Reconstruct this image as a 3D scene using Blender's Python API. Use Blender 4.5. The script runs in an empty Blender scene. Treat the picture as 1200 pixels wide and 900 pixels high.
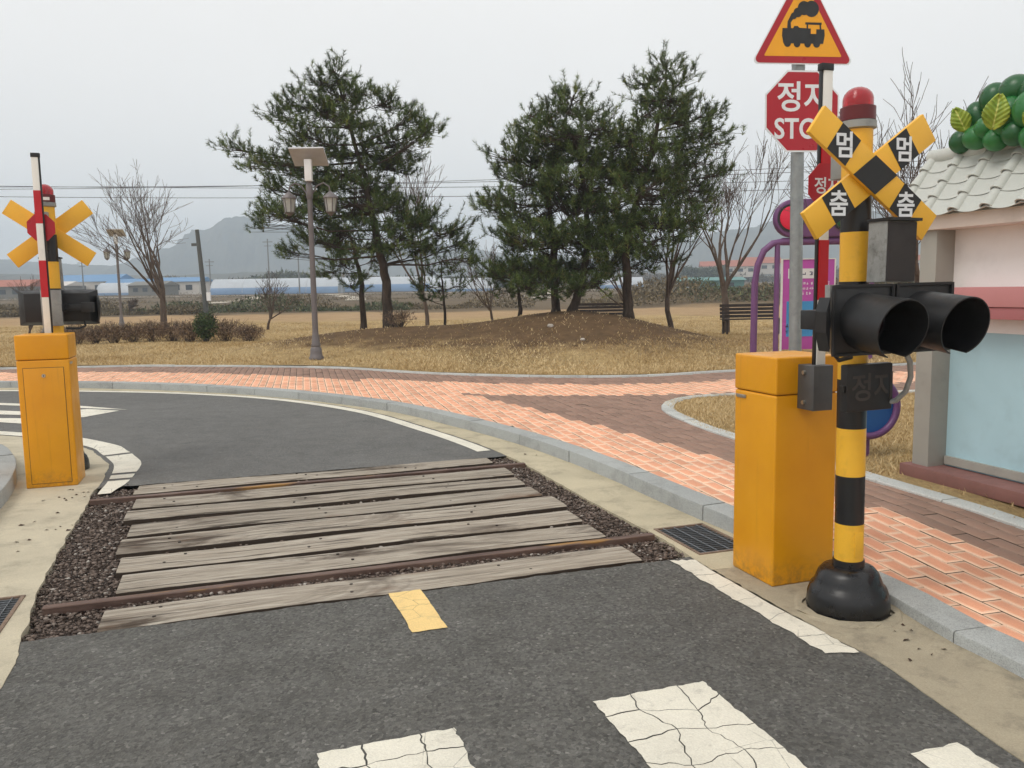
import bpy, bmesh, math, random
import numpy as np
from mathutils import Vector, Matrix, Euler

# ------------------------------------------------------------------ camera, sky, sun, exposure
sc = bpy.context.scene
col = sc.collection
R_ = math.radians
CAM_H, FPX = 1.55, 970.0
cam_d = bpy.data.cameras.new('camera')
cam_d.sensor_width = 36.0
cam_d.lens = 36.0 * FPX / 1200.0
cam_d.clip_start, cam_d.clip_end = 0.05, 9000
cam = bpy.data.objects.new('camera', cam_d)
col.objects.link(cam)
CAM_M = Matrix.Rotation(R_(90 - 6.47), 3, 'X') @ Matrix.Rotation(R_(-0.9), 3, 'Z')
cam.matrix_world = Matrix.Translation((0, 0, CAM_H)) @ CAM_M.to_4x4()
sc.camera = cam

SUN_EL, SUN_AZ = 55.0, 238.0          # high soft light behind the cloud
world = bpy.data.worlds.new('World')
sc.world = world
world.use_nodes = True
wt = world.node_tree
wn = wt.nodes
wn.clear()
w_out = wn.new('ShaderNodeOutputWorld')
w_bg = wn.new('ShaderNodeBackground')
w_sky = wn.new('ShaderNodeTexSky')
w_sky.sky_type = 'NISHITA'
w_sky.sun_disc = False
w_sky.sun_elevation = R_(SUN_EL)
w_sky.sun_rotation = R_(SUN_AZ)
w_sky.dust_density = 6.0
w_mix = wn.new('ShaderNodeMix'); w_mix.data_type = 'RGBA'
w_mix.inputs[0].default_value = 0.93           # an almost closed cloud deck
w_tc = wn.new('ShaderNodeTexCoord')
w_no = wn.new('ShaderNodeTexNoise'); w_no.inputs['Scale'].default_value = 1.6; w_no.inputs['Detail'].default_value = 4
w_rp = wn.new('ShaderNodeValToRGB')
w_rp.color_ramp.elements[0].position = 0.3; w_rp.color_ramp.elements[0].color = (8.1, 8.0, 7.82, 1)
w_rp.color_ramp.elements[1].position = 0.7; w_rp.color_ramp.elements[1].color = (8.75, 8.62, 8.4, 1)
wt.links.new(w_tc.outputs['Generated'], w_no.inputs['Vector'])
wt.links.new(w_no.outputs['Fac'], w_rp.inputs[0])
wt.links.new(w_sky.outputs[0], w_mix.inputs[6])
wt.links.new(w_rp.outputs[0], w_mix.inputs[7])
wt.links.new(w_mix.outputs[2], w_bg.inputs[0])
w_bg.inputs[1].default_value = 0.119
wt.links.new(w_bg.outputs[0], w_out.inputs[0])

sun_d = bpy.data.lights.new('sun', 'SUN')
sun_d.energy = 1.15
sun_d.angle = R_(22)
sun_d.color = (1.0, 0.955, 0.89)
sun = bpy.data.objects.new('sun', sun_d)
col.objects.link(sun)
az, el = R_(SUN_AZ), R_(SUN_EL)
to_sun = Vector((math.sin(az) * math.cos(el), math.cos(az) * math.cos(el), math.sin(el)))
sun.rotation_euler = to_sun.to_track_quat('Z', 'Y').to_euler()
sun.location = (0, 0, 30)

vs = sc.view_settings
vs.view_transform = 'Standard'
vs.look = 'None'
vs.exposure = 0.08
vs.gamma = 1.0
vs.use_curve_mapping = False
sc.cycles.use_denoising = True
sc.cycles.volume_bounces = 1
sc.cycles.max_bounces = 6
sc.cycles.diffuse_bounces = 3
sc.cycles.use_adaptive_sampling = True
sc.cycles.adaptive_threshold = 0.025
sc.cycles.transparent_max_bounces = 8

# ------------------------------------------------------------------ helpers
rng = random.Random(7)
nrg = np.random.default_rng(7)

def S(r, g, b, k=1.0):
    f = lambda c: (c / 12.92 if c <= 0.04045 else ((c + 0.055) / 1.055) ** 2.4)
    return tuple(f(c / 255.0) * k for c in (r, g, b)) + (1.0,)

def at(px, py, depth):
    """a direction measured in the photograph, followed to a given distance north of the viewpoint"""
    d = CAM_M @ Vector(((px - 600) / FPX, -(py - 450) / FPX, -1.0))
    t = depth / d.y
    return Vector((d.x * t, depth, CAM_H + d.z * t))

class N:
    """small node-graph writer"""
    def __init__(s, name, rough=0.6, metallic=0.0, spec=0.5):
        s.m = bpy.data.materials.new(name); s.m.use_nodes = True
        s.t = s.m.node_tree; s.n = s.t.nodes
        s.p = s.n['Principled BSDF']
        s.p.inputs['Roughness'].default_value = rough
        s.p.inputs['Metallic'].default_value = metallic
        s.p.inputs['Specular IOR Level'].default_value = spec
        s.tc = None
    def add(s, typ, **kw):
        x = s.n.new(typ)
        for k, v in kw.items(): setattr(x, k, v)
        return x
    def link(s, a, b): s.t.links.new(a, b)
    def coord(s, which='Object', scale=(1, 1, 1), rot=(0, 0, 0)):
        if which == 'Position':
            o = s.add('ShaderNodeNewGeometry').outputs['Position']
        else:
            if s.tc is None: s.tc = s.add('ShaderNodeTexCoord')
            o = s.tc.outputs[which]
        mp = s.add('ShaderNodeMapping')
        mp.inputs['Scale'].default_value = scale
        mp.inputs['Rotation'].default_value = rot
        s.link(o, mp.inputs[0])
        return mp.outputs[0]
    def noise(s, vec, scale, detail=4, rough=0.55, dist=0.0):
        x = s.add('ShaderNodeTexNoise')
        x.inputs['Scale'].default_value = scale; x.inputs['Detail'].default_value = detail
        x.inputs['Roughness'].default_value = rough; x.inputs['Distortion'].default_value = dist
        s.link(vec, x.inputs['Vector'])
        return x.outputs['Fac']
    def voro(s, vec, scale, feature='F1', out='Distance', rand=1.0):
        x = s.add('ShaderNodeTexVoronoi', feature=feature)
        x.inputs['Scale'].default_value = scale
        x.inputs['Randomness'].default_value = rand
        s.link(vec, x.inputs['Vector'])
        return x.outputs[out]
    def ramp(s, fac, stops, interp='LINEAR'):
        x = s.add('ShaderNodeValToRGB')
        cr = x.color_ramp; cr.interpolation = interp
        while len(cr.elements) < len(stops): cr.elements.new(0.5)
        for e, (p, c) in zip(cr.elements, stops):
            e.position = p
            e.color = c if isinstance(c, tuple) else (c, c, c, 1)
        s.link(fac, x.inputs[0])
        return x.outputs[0]
    def mix(s, fac, a, b, mode='MIX'):
        x = s.add('ShaderNodeMix', data_type='RGBA', blend_type=mode)
        for i, v in ((0, fac), (6, a), (7, b)):
            if hasattr(v, 'links'): s.link(v, x.inputs[i])
            else: x.inputs[i].default_value = v
        return x.outputs[2]
    def math(s, op, a, b=0.0, c=0.0, clamp=False):
        x = s.add('ShaderNodeMath', operation=op, use_clamp=clamp)
        for i, v in enumerate((a, b, c)):
            if hasattr(v, 'links'): s.link(v, x.inputs[i])
            else: x.inputs[i].default_value = v
        return x.outputs[0]
    def base(s, c):
        if hasattr(c, 'links'): s.link(c, s.p.inputs['Base Color'])
        else: s.p.inputs['Base Color'].default_value = c
    def rough(s, f): s.link(f, s.p.inputs['Roughness'])
    def bump(s, h, strength=0.3, dist=0.01):
        b = s.add('ShaderNodeBump')
        b.inputs['Strength'].default_value = strength; b.inputs['Distance'].default_value = dist
        s.link(h, b.inputs['Height']); s.link(b.outputs[0], s.p.inputs['Normal'])

def simple(name, c, rough=0.5, metallic=0.0, var=0.12, scale=6.0, dirt=0.0, bump=0.0, spec=0.5, fine=60.0):
    """paint, metal or plastic: slight tone drift, grime speckle, uneven gloss"""
    g = N(name, rough, metallic, spec)
    v = g.coord('Object')
    n1 = g.noise(v, scale, 5)
    lo = tuple(x * (1 - var) for x in c[:3]) + (1,)
    hi = tuple(min(1, x * (1 + var)) for x in c[:3]) + (1,)
    cc = g.ramp(n1, [(0.3, lo), (0.7, hi)])
    if dirt > 0:
        n2 = g.noise(v, scale * 2.3, 8, 0.7)
        m = g.ramp(n2, [(0.52, 0.0), (0.75, dirt)])
        cc = g.mix(m, cc, (0.06, 0.05, 0.04, 1))
    g.base(cc)
    r = g.ramp(g.noise(v, scale * 1.7, 4), [(0.3, max(0.05, rough - 0.12)), (0.7, min(1, rough + 0.12))])
    g.rough(r)
    if bump > 0: g.bump(g.noise(v, fine, 4), bump, 0.004)
    return g.m

def setk(o, label=None, cat=None, group=None, kind=None):
    if label: o['label'] = label
    if cat: o['category'] = cat
    if group: o['group'] = group
    if kind: o['kind'] = kind
    return o

def empty(name, loc, rz=0.0, label=None, cat=None, group=None, kind=None, rot=None):
    o = bpy.data.objects.new(name, None)
    col.objects.link(o)
    o.location = loc
    o.rotation_euler = rot if rot else (0, 0, rz)
    o.empty_display_size = 0.1
    return setk(o, label, cat, group, kind)

def link_mesh(name, me, mat=None, parent=None):
    o = bpy.data.objects.new(name, me)
    col.objects.link(o)
    if mat and not me.materials: me.materials.append(mat)
    if parent: o.parent = parent
    return o

def raw_mesh(name, verts, faces_flat, fsize):
    """fast mesh from numpy arrays with equal-sized faces"""
    verts = np.asarray(verts, np.float32).reshape(-1, 3)
    idx = np.asarray(faces_flat, np.int32).reshape(-1)
    nf = len(idx) // fsize
    me = bpy.data.meshes.new(name)
    me.vertices.add(len(verts)); me.vertices.foreach_set('co', verts.ravel())
    me.loops.add(len(idx)); me.loops.foreach_set('vertex_index', idx)
    me.polygons.add(nf)
    me.polygons.foreach_set('loop_start', np.arange(0, nf * fsize, fsize, dtype=np.int32))
    me.polygons.foreach_set('loop_total', np.full(nf, fsize, np.int32))
    me.update(calc_edges=True)
    return me

class MB:
    """collects shapes for ONE mesh object"""
    def __init__(s): s.v = []; s.f = []
    def addp(s, vs_, fs_):
        b = len(s.v); s.v.extend(Vector(v) for v in vs_); s.f.extend(tuple(i + b for i in f) for f in fs_)
        return s
    def box(s, c, d, rot=None):
        x, y, z = (k / 2 for k in d)
        p = [Vector(q) for q in ((-x,-y,-z),(x,-y,-z),(x,y,-z),(-x,y,-z),(-x,-y,z),(x,-y,z),(x,y,z),(-x,y,z))]
        if rot is not None:
            m = rot if isinstance(rot, Matrix) else Euler(rot).to_matrix()
            p = [m @ q for q in p]
        return s.addp([q + Vector(c) for q in p], [(0,3,2,1),(4,5,6,7),(0,1,5,4),(1,2,6,5),(2,3,7,6),(3,0,4,7)])
    def tube(s, pts, rad, n=8, cap=True):
        pts = [Vector(p) for p in pts]
        if not hasattr(rad, '__len__'): rad = [rad] * len(pts)
        rings = []; up = Vector((0.13, 0.31, 1)).normalized()
        for i, p in enumerate(pts):
            t = (pts[min(i + 1, len(pts) - 1)] - pts[max(i - 1, 0)])
            t = t.normalized() if t.length > 1e-9 else Vector((0, 0, 1))
            if abs(t.dot(up)) > 0.97: up = Vector((1, 0.2, 0.1)).normalized()
            a = t.cross(up).normalized(); b = t.cross(a)
            rings.append([p + (a * math.cos(k * 2 * math.pi / n) + b * math.sin(k * 2 * math.pi / n)) * rad[i] for k in range(n)])
        vs_ = [q for r in rings for q in r]
        fs_ = [(i * n + k, i * n + (k + 1) % n, (i + 1) * n + (k + 1) % n, (i + 1) * n + k) for i in range(len(pts) - 1) for k in range(n)]
        if cap:
            fs_.append(tuple(range(n)))
            fs_.append(tuple((len(pts) - 1) * n + k for k in reversed(range(n))))
        return s.addp(vs_, fs_)
    def lathe(s, prof, n=24, c=(0, 0, 0), cap=True):
        vs_ = [(c[0] + r * math.cos(2 * math.pi * k / n), c[1] + r * math.sin(2 * math.pi * k / n), c[2] + z) for r, z in prof for k in range(n)]
        fs_ = [(i * n + k, i * n + (k + 1) % n, (i + 1) * n + (k + 1) % n, (i + 1) * n + k) for i in range(len(prof) - 1) for k in range(n)]
        if cap:
            fs_.append(tuple(reversed(range(n)))); fs_.append(tuple((len(prof) - 1) * n + k for k in range(n)))
        return s.addp(vs_, fs_)
    def prism(s, poly, t0, t1, M=None):
        """2-D outline in local x,z extruded along local y from t0 to t1 (t0 < t1, outline counter-clockwise seen from -y)"""
        n = len(poly)
        vs_ = [Vector((x, t0, z)) for x, z in poly] + [Vector((x, t1, z)) for x, z in poly]
        if M is not None: vs_ = [M @ v for v in vs_]
        fs_ = [tuple(range(n)), tuple(reversed(range(n, 2 * n)))] + [(i, n + i, n + (i + 1) % n, (i + 1) % n) for i in range(n)]
        return s.addp(vs_, fs_)
    def flat(s, poly, z0, z1):
        """2-D outline in x,y between two heights"""
        n = len(poly)
        vs_ = [(x, y, z0) for x, y in poly] + [(x, y, z1) for x, y in poly]
        fs_ = [tuple(reversed(range(n))), tuple(range(n, 2 * n))] + [(i, (i + 1) % n, n + (i + 1) % n, n + i) for i in range(n)]
        return s.addp(vs_, fs_)
    def ball(s, c, r, nu=16, nv=10, rot=None):
        r = r if hasattr(r, '__len__') else (r, r, r)
        m = Euler(rot).to_matrix() if rot else Matrix.Identity(3)
        vs_ = [Vector((0, 0, -1))]
        for j in range(1, nv):
            a = -math.pi / 2 + math.pi * j / nv
            vs_ += [Vector((math.cos(a) * math.cos(2 * math.pi * k / nu), math.cos(a) * math.sin(2 * math.pi * k / nu), math.sin(a))) for k in range(nu)]
        vs_.append(Vector((0, 0, 1)))
        vs_ = [m @ Vector((v.x * r[0], v.y * r[1], v.z * r[2])) + Vector(c) for v in vs_]
        fs_ = [(0, 1 + (k + 1) % nu, 1 + k) for k in range(nu)]
        for j in range(nv - 2):
            b = 1 + j * nu
            fs_ += [(b + k, b + (k + 1) % nu, b + nu + (k + 1) % nu, b + nu + k) for k in range(nu)]
        b = 1 + (nv - 2) * nu; L = len(vs_) - 1
        fs_ += [(b + k, b + (k + 1) % nu, L) for k in range(nu)]
        return s.addp(vs_, fs_)
    def build(s, name, mat, parent=None, bevel=0.0, seg=2, smooth=False, angle=40):
        me = bpy.data.meshes.new(name)
        me.from_pydata([tuple(v) for v in s.v], [], s.f)
        if bevel > 0 or True:
            bm = bmesh.new(); bm.from_mesh(me)
            bmesh.ops.recalc_face_normals(bm, faces=bm.faces)
            if bevel > 0:
                ed = [e for e in bm.edges if len(e.link_faces) == 2 and e.calc_face_angle(0) > R_(30)]
                bmesh.ops.bevel(bm, geom=ed, offset=bevel, segments=seg, profile=0.6, affect='EDGES', clamp_overlap=True)
            bm.to_mesh(me); bm.free()
        if smooth or bevel > 0:
            me.polygons.foreach_set('use_smooth', [True] * len(me.polygons))
            try: me.set_sharp_from_angle(angle=R_(angle))
            except Exception: pass
        return link_mesh(name, me, mat, parent)

def text_obj(s, size, name, mat, parent, loc, rot=(math.pi / 2, 0, 0), depth=0.002, bold=0.0, sx=1.0):
    cu = bpy.data.curves.new('lettering', 'FONT')
    cu.body = s; cu.size = size; cu.align_x = 'CENTER'; cu.align_y = 'CENTER'
    cu.extrude = depth; cu.offset = bold; cu.resolution_u = 4
    tmp = bpy.data.objects.new('lettering_tmp', cu)
    col.objects.link(tmp)
    me = bpy.data.meshes.new_from_object(tmp.evaluated_get(bpy.context.evaluated_depsgraph_get()))
    bpy.data.objects.remove(tmp); bpy.data.curves.remove(cu)
    if len(me.vertices):
        co = np.empty(len(me.vertices) * 3, np.float32); me.vertices.foreach_get('co', co); co = co.reshape(-1, 3)
        mid = (co.max(0) + co.min(0)) / 2; co[:, :2] -= mid[:2]; co[:, 0] *= sx
        me.vertices.foreach_set('co', co.ravel())
    me.materials.clear()
    o = link_mesh(name, me, mat, parent)
    o.location = loc; o.rotation_euler = rot
    return o

def copy_tree(o, parent=None):
    c = o.copy(); col.objects.link(c); c.parent = parent
    for ch in o.children: copy_tree(ch, c)
    return c

def smooth_line(pts, step=0.08):
    """Catmull-Rom through 2-D points, resampled evenly"""
    P = [Vector(p) for p in pts]
    P = [P[0] * 2 - P[1]] + P + [P[-1] * 2 - P[-2]]
    out = []
    for i in range(1, len(P) - 2):
        for k in range(24):
            t = k / 24.0
            a, b, c, d = P[i - 1], P[i], P[i + 1], P[i + 2]
            out.append(0.5 * ((2 * b) + (c - a) * t + (2 * a - 5 * b + 4 * c - d) * t * t + (3 * b - a - 3 * c + d) * t ** 3))
    out.append(P[-2])
    o = np.array([tuple(p) for p in out]); seg = np.r_[0, np.cumsum(np.linalg.norm(np.diff(o, axis=0), axis=1))]
    n = max(2, int(seg[-1] / step)); q = np.linspace(0, seg[-1], n + 1)
    return np.c_[np.interp(q, seg, o[:, 0]), np.interp(q, seg, o[:, 1])]

def normals2(L):
    t = np.gradient(L, axis=0); t /= np.linalg.norm(t, axis=1)[:, None]
    return np.c_[-t[:, 1], t[:, 0]]          # to the left of travel

def in_poly(P, poly):
    x, y = P[:, 0], P[:, 1]; r = np.zeros(len(P), bool); n = len(poly)
    for i in range(n):
        x0, y0 = poly[i]; x1, y1 = poly[(i + 1) % n]
        if y0 == y1: continue
        c = ((y0 > y) != (y1 > y)) & (x < (x1 - x0) * (y - y0) / (y1 - y0) + x0)
        r ^= c
    return r

def dist_line(P, L):
    d = np.full(len(P), 1e9)
    for i in range(0, len(P), 4000):
        q = P[i:i + 4000]
        d[i:i + 4000] = np.sqrt(((q[:, None, :] - L[None, :, :]) ** 2).sum(2).min(1))
    return d

# ------------------------------------------------------------------ directions of the place
TH = R_(18.5)
U = Vector((math.cos(TH), math.sin(TH), 0)); V = Vector((-math.sin(TH), math.cos(TH), 0))
CO = Vector((-0.598, 4.157, 0))                 # middle of the crossing's near edge
def cl(u, v, z=0.0): return CO + U * u + V * v + Vector((0, 0, z))

def zs(x, y):                                   # pavement height: the kerb drops towards the viewer
    return 0.06 + 0.05 * np.clip((np.asarray(y) - 4.0) / 1.2, 0, 1)

# ------------------------------------------------------------------ materials of the setting
def m_asphalt(name, lo, hi, speck=0.75):
    g = N(name, 0.85)
    v = g.coord('Position')
    big = g.noise(v, 0.55, 5, 0.6, 0.4)
    mid = g.noise(v, 5.0, 5, 0.65)
    agg = g.voro(v, 78, 'F1', 'Color')
    bw = g.add('ShaderNodeRGBToBW'); g.link(agg, bw.inputs[0])
    c = g.ramp(big, [(0.3, lo), (0.7, hi)])
    c = g.mix(0.35, c, g.ramp(mid, [(0.3, 0.05), (0.7, 0.15)]), 'MIX')
    sp = g.ramp(bw.outputs[0], [(0.0, 0.3), (0.35, 0.8), (0.6, 1.05), (0.86, 1.5), (0.95, 2.3)])
    c = g.mix(speck, c, sp, 'MULTIPLY')
    st = g.ramp(g.noise(v, 1.7, 7, 0.7, 1.2), [(0.56, 0.0), (0.72, 0.35)])
    c = g.mix(st, c, (0.045, 0.044, 0.042, 1))
    dust = g.ramp(g.noise(v, 0.9, 6, 0.7), [(0.5, 0.0), (0.8, 0.35)])
    c = g.mix(dust, c, (0.16, 0.152, 0.136, 1))
    g.base(c)
    h = g.math('ADD', g.voro(v, 110), g.math('MULTIPLY', g.noise(v, 40, 4), 0.8))
    g.bump(h, 0.55, 0.006)
    return g.m

M = {}
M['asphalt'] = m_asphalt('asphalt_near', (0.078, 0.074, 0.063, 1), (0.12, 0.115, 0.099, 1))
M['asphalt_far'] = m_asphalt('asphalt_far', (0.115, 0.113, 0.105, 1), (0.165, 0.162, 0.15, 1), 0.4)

def m_concrete(name, c, stain=0.5, sc_=1.0):
    g = N(name, 0.85)
    v = g.coord('Position')
    n = g.noise(v, 1.8 * sc_, 6, 0.62, 0.1)
    lo = tuple(x * 0.8 for x in c[:3]) + (1,)
    cc = g.ramp(n, [(0.3, lo), (0.65, c)])
    d = g.ramp(g.noise(v, 3.1 * sc_, 9, 0.72, 0.15), [(0.5, 0.0), (0.72, stain)])
    cc = g.mix(d, cc, (0.13, 0.115, 0.09, 1))
    f = g.noise(v, 160, 3, 0.6)
    cc = g.mix(0.35, cc, g.ramp(f, [(0.3, 0.55), (0.7, 1.2)]), 'MULTIPLY')
    g.base(cc)
    g.bump(g.math('ADD', f, g.math('MULTIPLY', g.noise(v, 18, 5), 0.35)), 0.25, 0.004)
    return g.m
M['gutter'] = m_concrete('gutter_concrete', S(197, 186, 158), 0.55)
M['gutter_dirty'] = m_concrete('stained_gutter_concrete', S(172, 161, 138), 0.75, 1.6)
M['gutter_old'] = m_concrete('old_concrete', S(198, 188, 164), 0.5)

def m_granite(name, c):
    g = N(name, 0.75)
    v = g.coord('Position')
    oi = g.add('ShaderNodeObjectInfo')
    k = g.voro(v, 230, 'F1', 'Color'); bw = g.add('ShaderNodeRGBToBW'); g.link(k, bw.inputs[0])
    cc = g.mix(0.45, c, g.ramp(bw.outputs[0], [(0.1, 0.45), (0.5, 1.0), (0.9, 1.35)]), 'MULTIPLY')
    cc = g.mix(0.5, cc, g.ramp(oi.outputs['Random'], [(0, 0.78), (1, 1.12)]), 'MULTIPLY')
    d = g.ramp(g.noise(v, 3.0, 8, 0.7), [(0.5, 0.0), (0.75, 0.5)])
    cc = g.mix(d, cc, (0.1, 0.095, 0.085, 1))
    g.base(cc); g.bump(g.noise(v, 120, 3), 0.25, 0.003)
    return g.m
M['kerb'] = m_granite('kerb_granite', S(162, 165, 163))
M['edging'] = m_granite('edging_granite', S(196, 198, 194))

def m_brick(name, c_mid, c_edge, attr):
    g = N(name, 0.85)
    uv = g.coord('UV'); v = g.coord('Position')
    sx = g.add('ShaderNodeSeparateXYZ'); g.link(uv, sx.inputs[0])
    d = g.math('MINIMUM', g.math('SUBTRACT', 0.12, g.math('ABSOLUTE', sx.outputs[0])), g.math('SUBTRACT', 0.0575, g.math('ABSOLUTE', sx.outputs[1])))
    d = g.math('ADD', d, g.math('MULTIPLY', g.math('SUBTRACT', g.noise(v, 22, 4), 0.5), 0.018))
    f = g.ramp(d, [(0.009, 0.0), (0.018, 0.55), (0.030, 1.0)])
    if attr:
        at_ = g.add('ShaderNodeAttribute'); at_.attribute_name = 'rnd'; rnd = at_.outputs['Fac']
    else:
        rnd = g.add('ShaderNodeObjectInfo').outputs['Random']
    cc = g.mix(f, c_edge, c_mid)
    cc = g.mix(0.7, cc, g.ramp(rnd, [(0, 0.76), (0.5, 1.0), (1, 1.14)]), 'MULTIPLY')
    dr = g.ramp(g.noise(v, 2.6, 8, 0.7), [(0.5, 0.0), (0.8, 0.32)])
    cc = g.mix(dr, cc, (0.2, 0.16, 0.12, 1))
    cc = g.mix(0.3, cc, g.ramp(g.noise(v, 210, 3), [(0.3, 0.55), (0.7, 1.25)]), 'MULTIPLY')
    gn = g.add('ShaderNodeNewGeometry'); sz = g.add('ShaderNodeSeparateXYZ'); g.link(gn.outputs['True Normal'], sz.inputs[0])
    cc = g.mix(g.ramp(sz.outputs[2], [(0.25, 1.0), (0.5, 0.0)]), cc, S(74, 62, 52))      # side faces mixed to dark brown so the joints read dark
    g.base(cc); g.bump(g.noise(v, 150, 3), 0.3, 0.003)
    return g.m
ORG_M, ORG_E = S(232, 166, 132), S(248, 210, 180)
BRN_M, BRN_E = S(148, 118, 102), S(154, 126, 110)
M['paver_o'] = m_brick('orange_paver', ORG_M, ORG_E, False)
M['paver_b'] = m_brick('brown_paver', BRN_M, BRN_E, False)
M['paver_oj'] = m_brick('orange_paver_far', ORG_M, ORG_E, True)
M['paver_bj'] = m_brick('brown_paver_far', BRN_M, BRN_E, True)
M['bedding'] = m_concrete('sand_bedding', S(66, 56, 47), 0.5, 3.0)

def m_paint(name, c, wear=0.35):
    g = N(name, 0.7)
    v = g.coord('Position')
    cc = g.ramp(g.noise(v, 3.0, 6, 0.6), [(0.3, tuple(x * 0.84 for x in c[:3]) + (1,)), (0.7, c)])
    gr = g.ramp(g.noise(v, 9, 9, 0.72, 0.6), [(0.55, 0.0), (0.72, wear)])
    cc = g.mix(gr, cc, (0.19, 0.17, 0.14, 1))
    e = g.voro(v, 5.5, 'DISTANCE_TO_EDGE')
    e2 = g.math('ADD', e, g.math('MULTIPLY', g.math('SUBTRACT', g.noise(v, 30, 4), 0.5), 0.03))
    cr = g.ramp(e2, [(0.0, 1.0), (0.012, 0.0)])
    msk = g.ramp(g.noise(v, 1.3, 3), [(0.45, 0.0), (0.6, 0.8)])
    cc = g.mix(g.math('MULTIPLY', cr, msk), cc, (0.06, 0.055, 0.05, 1))
    cc = g.mix(0.3, cc, g.ramp(g.noise(v, 140, 3), [(0.3, 0.65), (0.7, 1.15)]), 'MULTIPLY')
    g.base(cc); g.bump(g.math('ADD', g.voro(v, 120), g.noise(v, 45, 4)), 0.3, 0.004)
    return g.m
M['white_paint'] = m_paint('white_road_paint', S(233, 228, 212), 0.4)
M['yellow_paint'] = m_paint('yellow_road_paint', S(246, 212, 142), 0.25)

def m_lawn():
    g = N('dry_lawn', 0.95, spec=0.15)
    v = g.coord('Position')
    sep = g.add('ShaderNodeSeparateXYZ'); g.link(v, sep.inputs[0])
    n1 = g.noise(v, 0.35, 6, 0.62, 0.5); n2 = g.noise(v, 6, 7, 0.7); n3 = g.noise(g.coord('Position', (1, 0.35, 1)), 40, 4, 0.7)
    lawn = g.ramp(n1, [(0.3, S(156, 132, 92)), (0.55, S(194, 168, 122)), (0.75, S(178, 150, 106))])
    lawn = g.mix(0.55, lawn, g.ramp(n2, [(0.3, 0.5), (0.7, 1.25)]), 'MULTIPLY')
    lawn = g.mix(0.5, lawn, g.ramp(n3, [(0.3, 0.5), (0.7, 1.3)]), 'MULTIPLY')
    dirt = g.ramp(g.noise(v, 0.8, 6, 0.65), [(0.3, S(160, 132, 98)), (0.7, S(182, 154, 118))])
    field = g.ramp(g.noise(g.coord('Position', (0.06, 0.9, 1)), 1.0, 6, 0.65), [(0.3, S(78, 68, 56)), (0.5, S(108, 94, 74)), (0.7, S(126, 108, 82))])
    soil = g.ramp(g.noise(v, 3.5, 7, 0.7), [(0.3, S(74, 57, 43)), (0.7, S(120, 94, 70))])
    yy = g.math('ADD', sep.outputs[1], g.math('MULTIPLY', g.math('SUBTRACT', g.noise(v, 0.12, 4), 0.5), 14.0))
    c = g.mix(g.ramp(g.math('DIVIDE', yy, 100.0), [(0.40, 0.0), (0.44, 1.0)]), lawn, dirt)
    c = g.mix(g.ramp(g.math('DIVIDE', yy, 100.0), [(0.56, 0.0), (0.60, 1.0)]), c, field)
    mo = g.add('ShaderNodeAttribute'); mo.attribute_name = 'mound'
    mf = g.math('ADD', mo.outputs['Fac'], g.math('MULTIPLY', g.math('SUBTRACT', g.noise(v, 1.4, 6, 0.65), 0.5), 0.7))
    c = g.mix(g.ramp(mf, [(0.10, 0.0), (0.34, 0.9)]), c, soil)
    g.base(c)
    g.bump(g.math('ADD', n2, n3), 0.9, 0.05)
    return g.m
M['lawn'] = m_lawn()

# ------------------------------------------------------------------ ground, road, gutters, kerbs
me = raw_mesh('ground', [(-4000, -3000, -0.6), (4000, -3000, -0.6), (4000, 5000, -0.6), (-4000, 5000, -0.6)], [0, 1, 2, 3], 4)
setk(link_mesh('ground', me, M['lawn']), 'bare flat land around the crossing', kind='structure')

inner_R = smooth_line([(2.25, -2.5), (2.0, 0.4), (1.66, 2.4), (1.6, 2.75), (1.48, 3.3), (1.25, 3.9), (1.035, 4.55), (0.905, 5.03), (0.60, 5.83), (0.16, 7.1), (-0.05, 7.64), (-0.36, 8.31), (-0.9, 9.25), (-1.92, 10.80), (-3.3, 12.12), (-4.73, 12.95), (-6.3, 13.5), (-8.9, 13.98), (-14, 14.2)])
kerb_R = smooth_line([(2.75, -2.5), (2.45, 0.4), (2.17, 2.2), (1.99, 3.1), (1.885, 3.45), (1.80, 3.93), (1.62, 4.4), (1.375, 5.083), (1.187, 5.552), (0.805, 6.584), (0.4, 7.55), (-0.007, 8.346), (-0.585, 9.262), (-1.825, 10.93), (-3.923, 12.604), (-6.31, 13.717), (-8.876, 14.284), (-14, 14.6)])
inner_L = smooth_line([(-0.6, -1.5), (-1.3, 1.0), (-1.75, 2.3), (-2.05, 3.13), (-2.25, 3.62), (-2.44, 4.04), (-2.66, 4.56), (-2.9, 5.23), (-3.12, 5.86), (-3.33, 6.4), (-3.46, 6.83), (-3.69, 7.42), (-3.88, 7.73), (-4.11, 8.04), (-4.45, 8.45), (-5.3, 9.05), (-7, 9.6), (-10, 9.9), (-14, 9.9)])
kerb_L = smooth_line([(-1.35, -1.5), (-2.0, 1.0), (-2.5, 2.4), (-2.85, 3.5), (-3.3, 4.7), (-3.7, 5.74), (-3.99, 6.45), (-4.36, 7.15), (-4.87, 7.86), (-5.2, 8.15), (-5.8, 8.5), (-7.2, 8.9), (-10, 9.1), (-14, 9.1)])

def fill_poly(name, pts, z, mat, grid=None):
    bm = bmesh.new()
    vs_ = [bm.verts.new((p[0], p[1], z if not callable(z) else float(z(p[0], p[1])))) for p in pts]
    es = [bm.edges.new((vs_[i], vs_[(i + 1) % len(vs_)])) for i in range(len(vs_))]
    bmesh.ops.triangle_fill(bm, use_beauty=True, use_dissolve=False, edges=es)
    bmesh.ops.recalc_face_normals(bm, faces=bm.faces)
    for f in bm.faces:
        if f.normal.z < 0: f.normal_flip()
    me_ = bpy.data.meshes.new(name); bm.to_mesh(me_); bm.free()
    return link_mesh(name, me_, mat)

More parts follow.
